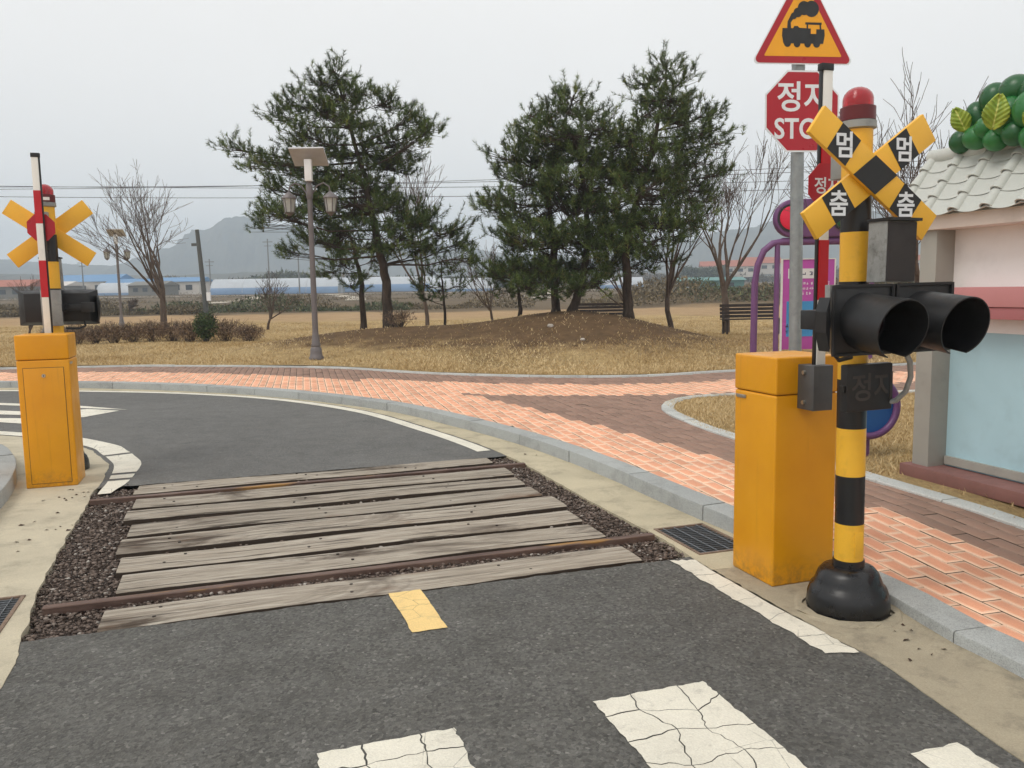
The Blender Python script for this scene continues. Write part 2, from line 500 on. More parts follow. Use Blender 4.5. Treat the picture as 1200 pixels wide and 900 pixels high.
def split_v(L, v):         # points of a line on the near / far side of a crossing line
    w = np.array([(Vector((p[0], p[1], 0)) - CO).dot(V) for p in L])
    return w < v
nR, nL = normals2(inner_R), normals2(inner_L)
inR_in = inner_R - nR * 0.03; inL_in = inner_L + nL * 0.03      # road tucks a little under the gutters
pitR = inner_R - nR * 0.03
VN, VF = 0.008, 3.135
def edge_pt(L, v):
    w = np.array([(Vector((p[0], p[1], 0)) - CO).dot(V) for p in L])
    i = int(np.argmin(abs(w - v))); return tuple(L[i])
near_r = [tuple(p) for p in inR_in[split_v(inR_in, VN)]]; near_l = [tuple(p) for p in inL_in[split_v(inL_in, VN)]]
def jag(a, b, n, amp):
    a, b = Vector(a), Vector(b); o = []
    for k in range(n + 1):
        p = a.lerp(b, k / n); o.append((p.x + rng.uniform(-amp, amp) * 0.4, p.y + (rng.uniform(-amp, amp) if 0 < k < n else 0)))
    return o
road1 = near_r[::4] + [near_r[-1]] + jag(near_r[-1], near_l[-1], 90, 0.009)[1:-1] + [near_l[-1]] + near_l[::-1][::4]
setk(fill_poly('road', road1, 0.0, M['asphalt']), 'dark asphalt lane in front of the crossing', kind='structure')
far_r = [tuple(p) for p in inR_in[~split_v(inR_in, VF)]]; far_l = [tuple(p) for p in inL_in[~split_v(inL_in, VF)]]
road2 = far_r[::3] + [far_r[-1]] + far_l[::-1][::3] + [far_l[0]] + jag(far_l[0], far_r[0], 60, 0.014)[1:-1]
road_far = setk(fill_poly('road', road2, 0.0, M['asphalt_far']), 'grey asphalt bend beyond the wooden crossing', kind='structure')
ROAD = bpy.data.objects['road']; ROADF = road_far

# gravel pit under the crossing
pit = [tuple(p) for p in inR_in[(~split_v(inR_in, VN - 0.35)) & split_v(inR_in, VF + 0.35)]] + [tuple(p) for p in inL_in[(~split_v(inL_in, VN - 0.35)) & split_v(inL_in, VF + 0.35)]][::-1]
def m_gravel():
    g = N('crossing_gravel', 0.95)
    v = g.coord('Position')
    k = g.voro(v, 42, 'F1', 'Color'); bw = g.add('ShaderNodeRGBToBW'); g.link(k, bw.inputs[0])
    g.base(g.mix(0.7, g.ramp(g.noise(v, 3, 6), [(0.3, S(64, 54, 50)), (0.7, S(98, 84, 76))]), g.ramp(bw.outputs[0], [(0.1, 0.4), (0.6, 1.0), (0.95, 1.7)]), 'MULTIPLY'))
    g.bump(g.voro(v, 42), 0.8, 0.02)
    return g.m
M['gravel'] = m_gravel()
def m_stone(name, a, b):
    g = N(name, 0.95, spec=0.15)
    at_ = g.add('ShaderNodeAttribute'); at_.attribute_name = 'rnd'
    g.base(g.ramp(at_.outputs['Fac'], [(0.0, a), (0.9, b), (1.0, S(178, 172, 164))]))
    return g.m
M['pebble'] = m_stone('gravel_stone', S(66, 57, 52), S(128, 114, 105))

def strip(name, A, B, z0, z1, mat, parent=None, skirt=0.35):
    """solid band between two lines of equal length"""
    n = len(A); vs_ = []; fs_ = []
    for i in range(n):
        za = z0(i) if callable(z0) else z0; zb = z1(i) if callable(z1) else z1
        vs_ += [(A[i][0], A[i][1], za), (B[i][0], B[i][1], zb), (A[i][0], A[i][1], -skirt), (B[i][0], B[i][1], -skirt)]
    for i in range(n - 1):
        a, b = 4 * i, 4 * i + 4
        fs_ += [(a, b, b + 1, a + 1), (a + 2, a + 3, b + 3, b + 2), (a, a + 2, b + 2, b), (a + 1, b + 1, b + 3, a + 3)]
    fs_ += [(0, 1, 3, 2), (4 * n - 4, 4 * n - 2, 4 * n - 1, 4 * n - 3)]
    m_ = MB(); m_.addp(vs_, fs_)
    return m_.build(name, mat, parent)

def resamp(L, n):
    s_ = np.r_[0, np.cumsum(np.linalg.norm(np.diff(L, axis=0), axis=1))]; q = np.linspace(0, s_[-1], n)
    return np.c_[np.interp(q, s_, L[:, 0]), np.interp(q, s_, L[:, 1])]
def rough_edge(L, amp):
    n_ = normals2(L); r = nrg.normal(0, 1, len(L)); r = np.convolve(r, np.ones(3) / 3, 'same')
    return L + n_ * (r * amp)[:, None]
gA = rough_edge(resamp(inner_R, 460), 0.007); gB = resamp(kerb_R, 460); gB2 = gB - normals2(gB) * 0.02
isp = int(np.argmin(np.abs(gA[:, 1] - 4.42)))
gut_N = setk(strip('gutter', gA[:isp + 1], gB2[:isp + 1], 0.004, 0.004, M['gutter_dirty']), 'stained concrete gutter slab under the striped signal', kind='structure')
gA, gB2 = gA[isp:].copy(), gB2[isp:].copy(); gA[0] = gA[0] * .93 + gA[1] * .07; gB2[0] = gB2[0] * .93 + gB2[1] * .07
gut_R = setk(strip('gutter', gA, gB2, 0.004, 0.004, M['gutter']), 'tan concrete gutter along the orange pavement', kind='structure')
hA = rough_edge(resamp(inner_L, 460), 0.009); hB = resamp(kerb_L, 460); hB2 = hB + normals2(hB) * 0.02
gut_L = setk(strip('gutter', hB2, hA, 0.004, 0.004, M['gutter_old']), 'pale concrete gutter round the yellow cabinet by the island kerb', kind='structure')

def kerb(name, L, side, width, ztop, mat, piece, label, zbase=-0.25, bev=0.012, parent_kind='structure'):
    """row of kerbstones; side=+1 puts the stone to the left of travel"""
    root = empty(name, (0, 0, 0), label=label, kind=parent_kind)
    s_ = np.r_[0, np.cumsum(np.linalg.norm(np.diff(L, axis=0), axis=1))]
    n_ = normals2(L) * side; k = 0; a = 0.0
    while a < s_[-1] - 0.05:
        b = min(a + piece * rng.uniform(0.96, 1.04), s_[-1])
        m_ = MB(); q = np.linspace(a + 0.004, b - 0.004, max(3, int((b - a) / 0.16)))
        P = np.c_[np.interp(q, s_, L[:, 0]), np.interp(q, s_, L[:, 1])]; Q = np.c_[np.interp(q, s_, n_[:, 0]), np.interp(q, s_, n_[:, 1])]
        jz = rng.uniform(-0.003, 0.003); jo = rng.uniform(-0.003, 0.003)
        prof = lambda z: [(0, zbase), (0, z - bev), (bev * 0.35, z - bev * 0.3), (bev, z), (width - 0.006, z), (width, z - 0.006), (width, zbase)]
        vs_ = []; fs_ = []
        for i in range(len(q)):
            z = (float(ztop(P[i][0], P[i][1])) if callable(ztop) else ztop) + jz
            for o_, zz in prof(z): vs_.append((P[i][0] + Q[i][0] * (o_ + jo), P[i][1] + Q[i][1] * (o_ + jo), zz))
        for i in range(len(q) - 1):
            for j in range(6): fs_.append((i * 7 + j, i * 7 + j + 1, i * 7 + j + 8, i * 7 + j + 7))
        fs_ += [tuple(range(7)), tuple((len(q) - 1) * 7 + j for j in reversed(range(7)))]
        m_.addp(vs_, fs_).build('kerbstone', mat, root, smooth=True, angle=35)
        a = b; k += 1
    return root
kerb('kerb', kerb_R, -1, 0.185, zs, M['kerb'], 1.02, 'grey granite kerb between gutter and orange pavement')
kerb('kerb', kerb_L, 1, 0.24, 0.13, M['kerb'], 0.95, 'grey granite kerb curving behind the yellow cabinet')

# ------------------------------------------------------------------ pavement with single pavers
kerb_back = kerb_R - normals2(kerb_R) * 0.185
grass_edge = smooth_line([(-15, 16.9), (-10.4, 16.85), (-8.69, 16.95), (-7.07, 16.9), (-3.63, 15.96), (-1.49, 14.5), (0.56, 13.65), (2.23, 13.5), (3.79, 14.06), (7.03, 14.75), (14, 17.0)])
island_edge = smooth_line([(14, 12.6), (8.0, 11.5), (5.2, 10.95), (2.94, 10.95), (2.2, 10.55), (1.93, 9.75), (1.99, 8.95), (2.17, 8.05), (2.5, 7.0), (2.72, 6.3), (2.86, 5.8), (3.14, 4.92), (3.6, 3.5), (4.2, 1.5), (5.0, -2)])
poly_side = np.r_[kerb_back, grass_edge, island_edge]
walk = setk(fill_poly('pavement', poly_side[::3], lambda x, y: float(zs(x, y)) - 0.022, M['bedding']), 'brick pavement with an orange band along the kerb', kind='structure')

BL, BW, BH = 0.24, 0.115, 0.05
GAP = 0.0065
BA = R_(14.0); bu = np.array([-math.sin(BA), math.cos(BA)]); bv = np.array([math.cos(BA), math.sin(BA)])
ii, jj = np.meshgrid(np.arange(-40, 110), np.arange(-180, 160))
shift = np.where(jj % 2 == 0, 0.0, 0.5)
cen = ((ii + shift) * BL)[..., None] * bu + (jj * BW)[..., None] * bv
cen = cen.reshape(-1, 2)
cen = cen[(cen[:, 1] > -0.6) & (cen[:, 1] < 17.6) & (cen[:, 0] > -14) & (cen[:, 0] < 13)]
inside = in_poly(cen, poly_side) | (dist_line(cen, kerb_back) < 0.05) | (dist_line(cen, grass_edge) < 0.06) | (dist_line(cen, island_edge) < 0.03)
cen = cen[inside]
dk = dist_line(cen, kerb_back[::2]); dg = dist_line(cen, grass_edge[::2])
# orange strip beside the kerb, wider towards the bend, and an orange strip along the lawn path
ow = 0.80 + 0.75 * np.clip((cen[:, 1] - 9.0) / 6.0, 0, 1)
orange = (dk < ow) | ((dg > 0.95) & (dg < 2.3) & (cen[:, 0] > -2.5))
depth_size = np.hypot(cen[:, 0], cen[:, 1])
px_x = 600 + FPX * cen[:, 0] / np.maximum(cen[:, 1], 0.3)
vis = (px_x > -20) & (px_x < 1220) & (cen[:, 1] > 1.5) & ~((px_x > 858) & (px_x < 982) & (cen[:, 1] > 4.3) & (cen[:, 1] < 7.0))
order = np.argsort(np.where(vis, depth_size, 1e6))
single = set(order[:300].tolist())

def paver_mesh(name, mat):
    l, w, c = BL / 2 - GAP / 2, BW / 2 - GAP / 2, 0.0035
    vs_ = [(-l, -w, -BH), (l, -w, -BH), (l, w, -BH), (-l, w, -BH), (-l, -w, -c), (l, -w, -c), (l, w, -c), (-l, w, -c), (-l + c, -w + c, 0), (l - c, -w + c, 0), (l - c, w - c, 0), (-l + c, w - c, 0)]
    fs_ = [(0, 1, 5, 4), (1, 2, 6, 5), (2, 3, 7, 6), (3, 0, 4, 7), (4, 5, 9, 8), (5, 6, 10, 9), (6, 7, 11, 10), (7, 4, 8, 11), (8, 9, 10, 11)]
    return np.array(vs_, np.float32), np.array(fs_, np.int32)
pv, pf = paver_mesh('p', None)
def paver_data(name, mat):
    me_ = raw_mesh(name, pv, pf, 4)
    uvl = me_.uv_layers.new(name='UVMap'); li = pf.ravel()
    uvl.data.foreach_set('uv', pv[li][:, :2].astype(np.float32).ravel())
    me_.materials.append(mat); return me_
pav_o, pav_b = paver_data('orange_paver', M['paver_o']), paver_data('brown_paver', M['paver_b'])
ang = math.atan2(bu[1], bu[0])
zc = zs(cen[:, 0], cen[:, 1]) - 0.006
zslope = np.arctan((zs(cen[:, 0], cen[:, 1] + 0.1) - zs(cen[:, 0], cen[:, 1] - 0.1)) / 0.2)
for k in order[:300].tolist():
    o = bpy.data.objects.new('paver', pav_o if orange[k] else pav_b)
    col.objects.link(o); o.parent = walk
    o.location = (cen[k][0], cen[k][1], float(zc[k]) + rng.gauss(0, 0.0014))
    o.rotation_euler = (Matrix.Rotation(float(zslope[k]) + rng.gauss(0, 0.003), 3, 'X') @ Matrix.Rotation(rng.gauss(0, 0.004), 3, 'Y') @ Matrix.Rotation(ang + rng.gauss(0, 0.005), 3, 'Z')).to_euler()
def joined_pavers(name, idx, mat, parent, cc, zz):
    n = len(idx); c = cc[idx]
    a = ang + nrg.normal(0, 0.006, n); ca, sa = np.cos(a), np.sin(a)
    V3 = np.empty((n, 12, 3), np.float32)
    V3[:, :, 0] = c[:, 0, None] + pv[None, :, 0] * ca[:, None] - pv[None, :, 1] * sa[:, None]
    V3[:, :, 1] = c[:, 1, None] + pv[None, :, 0] * sa[:, None] + pv[None, :, 1] * ca[:, None]
    V3[:, :, 2] = zz[idx][:, None] + pv[None, :, 2] + nrg.normal(0, 0.0014, n)[:, None] + pv[None, :, 0] * nrg.normal(0, 0.004, n)[:, None] + pv[None, :, 1] * nrg.normal(0, 0.005, n)[:, None]
    sl_ = (zs(c[:, 0], c[:, 1] + .1) - zs(c[:, 0], c[:, 1] - .1)) / .2
    V3[:, :, 2] += (V3[:, :, 1] - c[:, 1, None]) * (sl_ if parent is walk else sl_ * 0)[:, None]
    F3 = (pf[None] + (np.arange(n) * 12)[:, None, None]).reshape(-1)
    me_ = raw_mesh(name, V3, F3, 4)
    uvl = me_.uv_layers.new(name='UVMap')
    uvl.data.foreach_set('uv', np.tile(pv[pf.ravel()][:, :2].astype(np.float32).ravel(), n))
    ra = me_.attributes.new('rnd', 'FLOAT', 'FACE'); ra.data.foreach_set('value', np.repeat(nrg.random(n), 9).astype(np.float32))
    o = link_mesh(name, me_, mat, parent); o['kind'] = 'stuff'
    return o
rest = np.array([k for k in range(len(cen)) if k not in single])
joined_pavers('orange_pavers', rest[orange[rest]], M['paver_oj'], walk, cen, zc)
joined_pavers('brown_pavers', rest[~orange[rest]], M['paver_bj'], walk, cen, zc)
# island pavement at the photograph's edge on the other side of the road
kbl = kerb_L + normals2(kerb_L) * 0.24
isl = np.r_[kbl, np.array([(-14, 5.0), (-9, 0.0), (-5, -1.5)])]
walk2 = setk(fill_poly('pavement', isl[::3], 0.1, M['bedding']), 'small orange brick island inside the curving kerb', kind='structure')
ii, jj = np.meshgrid(np.arange(-10, 60), np.arange(-110, 10))
c2 = (((ii + np.where(jj % 2 == 0, 0, 0.5)) * BL)[..., None] * bu + (jj * BW)[..., None] * bv).reshape(-1, 2)
c2 = c2[in_poly(c2, isl) & (dist_line(c2, kbl[::2]) > 0.06) & (c2[:, 0] > -8.5)]
joined_pavers('orange_pavers', np.arange(len(c2)), M['paver_oj'], walk2, c2, np.full(len(c2), 0.128))

kerb('edging', grass_edge, 1, 0.09, 0.135, M['edging'], 1.0, 'thin pale stone edging between brick path and dry lawn', bev=0.006)
kerb('edging', island_edge, -1, 0.15, lambda x, y: float(zs(x, y)) + 0.012, M['edging'], 0.6, 'pale stone edging round the grass beside the little booth', bev=0.008)

# ------------------------------------------------------------------ lawn, mounds, fields
MOUNDS = [(-3.2, 20.6, 0.52, 3.6, 4.0), (1.45, 20.6, 0.62, 3.4, 4.6), (2.6, 19.8, 0.26, 3.4, 3.4)]
PROF_Y = [0, 40, 75, 110, 150, 200, 260, 400, 900, 3000]
PROF_Z = [0.13, 0.16, 0.12, 0.35, 0.8, 1.6, 2.4, 4.0, 8.0, 20.0]
def mound(x, y):
    z = np.zeros(np.shape(x))
    for a, b, h, rx, ry in MOUNDS:
        r2 = ((x - a) / rx) ** 2 + ((y - b) / ry) ** 2
        z = z + h * np.exp(-r2 * 1.6)
    o_ = np.argsort(grass_edge[:, 0]); e_ = np.interp(x, grass_edge[o_, 0], grass_edge[o_, 1])
    f_ = np.clip((np.asarray(y) - e_ - .1) / 3.0, 0, 1)
    return z * f_ * f_ * (3 - 2 * f_)
def bank(x, y):            # overgrown field bank on the right
    return 0.9 * np.exp(-((y - 72 + 0.15 * x) / 7.0) ** 2) * np.clip((x - 6) / 10.0, 0, 1)
def zg(x, y):
    x, y = np.asarray(x, float), np.asarray(y, float)
    wob = 0.03 * np.sin(x * 0.9 + 1.3) * np.cos(y * 0.6) * np.clip((y - 15) / 4, 0, 1)
    return np.interp(y, PROF_Y, PROF_Z) + mound(x, y) + wob + bank(x, y)
NX, NY = 260, 190
x0 = np.linspace(-42, 42, NX); d_ = 0.0 + (np.exp(np.linspace(0, 1, NY) * 5.6) - 1) / (math.exp(5.6) - 1) * 1900
ge_x, ge_y = grass_edge[:, 0], grass_edge[:, 1]
eo = np.argsort(ge_x); e_y = np.interp(x0, ge_x[eo], ge_y[eo]) + 0.07
XX = x0[None, :] * (1 + d_[:, None] / 32.0); YY = e_y[None, :] + d_[:, None]
ZZ = zg(XX, YY)
idx = (np.arange(NY - 1)[:, None] * NX + np.arange(NX - 1)[None, :])
F = np.stack([idx, idx + 1, idx + NX + 1, idx + NX], -1)
me = raw_mesh('lawn', np.stack([XX, YY, ZZ], -1), F, 4)
ma = me.attributes.new('mound', 'FLOAT', 'POINT'); ma.data.foreach_set('value', mound(XX, YY).ravel().astype(np.float32))
me.polygons.foreach_set('use_smooth', [True] * len(me.polygons))
lawn = setk(link_mesh('lawn', me, M['lawn']), 'dry straw coloured lawn with low mounds and fields behind', kind='structure')
isl_in = island_edge - normals2(island_edge) * 0.13
isl_poly = np.r_[isl_in, np.array([(14, -2)])]
fill_poly('lawn', isl_poly[::3], lambda x, y: float(zs(x, y)) - 0.005, M['lawn']).update_tag()
setk(bpy.data.objects['lawn.001'], 'small dry grass plot beside the booth', kind='structure')

def m_blade():
    g = N('dry_grass_blade', 0.8, spec=0.2)
    a = g.add('ShaderNodeAttribute'); a.attribute_name = 'rnd'
    g.base(g.ramp(a.outputs['Fac'], [(0.0, S(150, 124, 84)), (0.5, S(198, 172, 126)), (0.9, S(228, 206, 164)), (1.0, S(134, 130, 86))]))
    return g.m
M['blade'] = m_blade()
def blades(name, P, Z, hgt, label, w=0.006):
    n = len(P)
    a = nrg.uniform(0, 2 * math.pi, n); h = hgt * nrg.uniform(0.45, 1.25, n); ln = h * nrg.uniform(0.2, 1.5, n); b = nrg.uniform(0, 2 * math.pi, n)
    V3 = np.empty((n, 3, 3), np.float32)
    ww = w * nrg.uniform(0.7, 1.6, n)
    V3[:, 0, 0] = P[:, 0] - np.cos(a) * ww; V3[:, 0, 1] = P[:, 1] - np.sin(a) * ww; V3[:, 0, 2] = Z - 0.005
    V3[:, 1, 0] = P[:, 0] + np.cos(a) * ww; V3[:, 1, 1] = P[:, 1] + np.sin(a) * ww; V3[:, 1, 2] = Z - 0.005
    V3[:, 2, 0] = P[:, 0] + np.cos(b) * ln; V3[:, 2, 1] = P[:, 1] + np.sin(b) * ln; V3[:, 2, 2] = Z + h
    me_ = raw_mesh(name, V3, np.arange(n * 3), 3)
    ra = me_.attributes.new('rnd', 'FLOAT', 'FACE'); tone = .5 + .25 * np.sin(P[:, 0] * .9 + 2 * np.sin(P[:, 1] * .5)) + .25 * np.sin(P[:, 1] * 1.3 + 1.7 * np.sin(P[:, 0] * .7))
    ra.data.foreach_set('value', np.clip(nrg.random(n) * .62 + tone * .36, 0, 1).astype(np.float32))
    return setk(link_mesh(name, me_, M['blade']), label, 'grass', kind='stuff')
nb = 420000
by = 13.5 + (nrg.random(nb) ** 1.9) * 26; bx = (nrg.uniform(-0.72, 0.62, nb)) * (by + 3)
BP = np.c_[bx, by]; be = np.interp(bx, ge_x[eo], ge_y[eo]) + 0.12
cl_n = np.sin(bx * 2.1 + np.sin(by * 1.3) * 2) * np.cos(by * 1.7 + np.sin(bx * 0.8) * 2)
mm = mound(bx, by)
keep = (by > be) & (nrg.random(nb) > 0.36 + 0.42 * cl_n) & (nrg.random(nb) > np.clip(mm * 2.6 - 0.1, 0, 0.93))
BP = BP[keep]
blades('grass', BP, zg(BP[:, 0], BP[:, 1]), 0.05, 'short dry straw coloured grass covering the lawn', 0.008)
nb = 60000
ip = np.c_[nrg.uniform(1.9, 6.5, nb), nrg.uniform(4.5, 11, nb)]
ip = ip[((ip[:, 1] > 6.15) | (nrg.random(nb) < .06)) & in_poly(ip, isl_poly[::2]) & (dist_line(ip, isl_in[::2]) > 0.03)]
blades('grass', ip, zs(ip[:, 0], ip[:, 1]), 0.028, 'short dry grass inside the pale edging beside the booth', 0.004)

# ------------------------------------------------------------------ road markings
def patch(name, P, mat, parent, z=0.004):
    """flat painted patch, counter-clockwise outline"""
    m_ = MB(); m_.addp([(p[0], p[1], z) for p in P], [tuple(range(len(P)))])
    o = m_.build(name, mat, parent)
    return o

def cracked(name, o0, eu, ev, nu, nv, mat, parent, gap=0.008, jit=0.28, z=0.004, seed=0, edge=0.006):
    """painted bar broken into slabs by open cracks"""
    r = random.Random(seed); o0, eu, ev = Vector(o0), Vector(eu), Vector(ev)
    pt = {}
    for i in range(nu + 1):
        for j in range(nv + 1):
            a = i / nu + (r.uniform(-jit, jit) / nu if 0 < i < nu else 0); b = j / nv + (r.uniform(-jit, jit) / nv if 0 < j < nv else 0)
            pt[i, j] = o0 + eu * a + ev * b
    m_ = MB()
    def side(a, b, A, B):
        """ragged polyline between two corners, shared by the neighbouring slabs"""
        key = (A, B) if A < B else (B, A); rr = random.Random(str(key) + str(seed))
        n = 6; L = (b - a).length; off = [0.0] + [rr.uniform(-1, 1) * 0.045 * L for _ in range(n - 1)] + [0.0]
        if A > B: off = off[::-1]
        pn = Vector((-(pt[key[1]] - pt[key[0]]).y, (pt[key[1]] - pt[key[0]]).x)).normalized()
        outer = (A[0] == B[0] and A[0] in (0, nu)) or (A[1] == B[1] and A[1] in (0, nv))
        k_ = (edge / max(0.045 * L, 1e-6)) if outer else 1.0
        return [a.lerp(b, q / n) + pn * off[q] * k_ for q in range(n)]
    for i in range(nu):
        for j in range(nv):
            K = [(i, j), (i + 1, j), (i + 1, j + 1), (i, j + 1)]; c = sum((pt[k] for k in K), Vector((0, 0))) / 4
            ring = []
            for q in range(4): ring += side(pt[K[q]], pt[K[(q + 1) % 4]], K[q], K[(q + 1) % 4])
            g_ = gap * r.uniform(0.15, 1.0)
            ring = [p + (c - p).normalized() * g_ * 0.5 for p in ring]
            m_.addp([(p.x, p.y, z) for p in ring], [tuple(range(len(ring)))])
    return m_.build(name, mat, parent)

U2, V2 = Vector((U.x, U.y)), Vector((V.x, V.y))
PW, PY = M['white_paint'], M['yellow_paint']
o_ = cracked('crosswalk_bar', Vector((-0.684, 2.643)) - V2 * 1.9, U2 * 0.485, V2 * 1.9, 3, 12, PW, ROAD, 0.009, seed=3); o_['label'] = 'cracked white crosswalk bar at the bottom edge'
o_ = cracked('crosswalk_bar', Vector((0.281, 2.968)) - V2 * 1.9, U2 * 0.48, V2 * 1.9, 3, 12, PW, ROAD, 0.0095, seed=5); o_['label'] = 'cracked white crosswalk bar reaching farthest up the road'
o_ = cracked('crosswalk_bar', Vector((1.30, 2.585)) - V2 * 1.9, U2 * 0.2, V2 * 1.9, 1, 9, PW, ROAD, 0.007, seed=8); o_['label'] = 'sliver of white crosswalk bar beside the gutter'
cracked('edge_line', Vector((1.306, 3.345)), Vector((0.148, 0.006)), Vector((-0.425, 1.236)), 1, 6, PW, ROAD, 0.008, 0.3, seed=4, edge=0.01)['label'] = 'broken white edge line beside the yellow cabinet'
cracked('centre_dash', Vector((-0.474, 3.630)), Vector((0.160, 0.050)), Vector((-0.182, 0.500)), 1, 2, PY, ROAD, 0.004, 0.3, seed=6, edge=0.004)['label'] = 'short pale yellow centre dash before the planks'

sel = ~split_v(inner_R, 3.42)
a_ = inner_R[sel] + nR[sel] * 0.035; b_ = inner_R[sel] + nR[sel] * 0.175
m_ = MB()
for i in range(len(a_) - 1):
    m_.addp([(a_[i][0], a_[i][1], .004), (a_[i + 1][0], a_[i + 1][1], .004), (b_[i + 1][0], b_[i + 1][1], .004), (b_[i][0], b_[i][1], .004)], [(0, 1, 2, 3)])
m_.build('edge_line', PW, ROADF)['label'] = 'thin white line curving along the far gutter'
sel = (inner_L[:, 1] > 6.36) & (inner_L[:, 0] > -7.0)
La = inner_L[sel]; nl = nL[sel]; wv = np.interp(np.arange(len(La)), [0, 4, 14, 24, 40, len(La)], [0.14, 0.2, 0.27, 0.29, 0.24, 0.2])
a_ = La - nl * 0.045; b_ = rough_edge(La - nl * wv[:, None], 0.006)
m_ = MB()
for i in range(len(a_) - 1):
    if i in (6, 9, 21): continue
    m_.addp([(a_[i][0], a_[i][1], .004), (a_[i + 1][0], a_[i + 1][1], .004), (b_[i + 1][0], b_[i + 1][1], .004), (b_[i][0], b_[i][1], .004)], [(0, 3, 2, 1)])
m_.build('edge_line', PW, ROADF)['label'] = 'broad white line bending round the island gutter'
# hatched nose of the traffic island
patch('hatch_stripe', [(-9.2, 12.25), (-7.58, 12.0), (-6.07, 11.5), (-5.27, 11.25), (-6.2, 11.75), (-7.6, 12.2), (-9.2, 12.45)], PW, ROADF)
patch('hatch_stripe', [(-6.25, 10.78), (-5.55, 10.6), (-5.35, 11.17), (-5.9, 11.38), (-6.15, 11.2)], PW, ROADF)
patch('hatch_stripe', [(-8.6, 11.3), (-7.1, 11.05), (-6.55, 10.9), (-6.6, 11.2), (-7.2, 11.4), (-8.6, 11.6)], PW, ROADF)
patch('hatch_stripe', [(-8.2, 10.35), (-6.6, 10.35), (-5.75, 10.0), (-5.6, 10.42), (-6.5, 10.62), (-8.2, 10.75)], PW, ROADF)

# ------------------------------------------------------------------ the wooden level crossing
def m_wood():
    g = N('weathered_plank', 0.85, spec=0.25)
    oi = g.add('ShaderNodeObjectInfo')
    tc = g.coord('Object')
    ofs = g.add('ShaderNodeVectorMath', operation='ADD'); g.link(tc, ofs.inputs[0])
    cmb = g.add('ShaderNodeCombineXYZ'); g.link(g.math('MULTIPLY', oi.outputs['Random'], 37.0), cmb.inputs[0]); g.link(g.math('MULTIPLY', oi.outputs['Random'], 11.0), cmb.inputs[1])
    g.link(cmb.outputs[0], ofs.inputs[1])
    def sc(k):
        mp = g.add('ShaderNodeMapping'); mp.inputs['Scale'].default_value = k; g.link(ofs.outputs[0], mp.inputs[0]); return mp.outputs[0]
    gr = g.noise(sc((1.6, 34, 20)), 1.0, 8, 0.7, 0.35)
    fi = g.noise(sc((5, 150, 60)), 1.0, 5, 0.7)
    c = g.ramp(gr, [(0.25, S(112, 104, 93)), (0.48, S(162, 152, 138)), (0.72, S(194, 186, 173))])
    c = g.mix(0.6, c, g.ramp(fi, [(0.3, 0.45), (0.6, 1.12)]), 'MULTIPLY')
    ck = g.ramp(g.noise(sc((0.9, 26, 10)), 1.0, 4, 0.6, 0.5), [(0.36, 1.0), (0.405, 0.0)])
    c = g.mix(g.math('MULTIPLY', ck, 0.75), c, S(52, 44, 38))
    stn = g.ramp(g.noise(sc((0.9, 2.2, 1)), 1.0, 6, 0.65, 0.8), [(0.56, 0.0), (0.68, 0.9)])
    c = g.mix(stn, c, S(70, 58, 48))
    brn = g.ramp(g.noise(sc((0.5, 1.1, 1)), 2.1, 5, 0.6), [(0.58, 0.0), (0.7, 0.55)])
    c = g.mix(brn, c, S(126, 96, 74))
    c = g.mix(0.6, c, g.ramp(oi.outputs['Random'], [(0, 0.74), (1, 1.16)]), 'MULTIPLY')
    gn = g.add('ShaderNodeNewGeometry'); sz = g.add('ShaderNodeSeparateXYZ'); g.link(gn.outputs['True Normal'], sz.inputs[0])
    c = g.mix(g.ramp(sz.outputs[2], [(0.35, 1.0), (0.75, 0.0)]), c, S(70, 60, 52))        # gap shade put into the colour: sides dark, top bleached
    g.base(c)
    g.bump(g.math('ADD', g.math('MULTIPLY', gr, 1.2), g.math('MULTIPLY', ck, -1.6)), 0.7, 0.008)
    return g.m
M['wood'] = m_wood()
def m_rail():
    g = N('rusty_rail', 0.6, 0.35)
    v = g.coord('Object')
    c = g.ramp(g.noise(g.coord('Object', (1.5, 8, 8)), 2.0, 7, 0.65), [(0.3, S(76, 58, 52)), (0.55, S(112, 90, 80)), (0.75, S(134, 116, 106))])
    sh = g.ramp(g.noise(g.coord('Object', (0.9, 6, 4)), 1.4, 4), [(0.6, 0.0), (0.66, 0.75)])
    c = g.mix(sh, c, S(176, 132, 66))
    g.base(c); g.bump(g.noise(v, 60, 5), 0.35, 0.004)
    return g.m
M['rail'] = m_rail()
M['bolt'] = simple('dark_bolt', S(60, 52, 46), 0.7, 0.4)

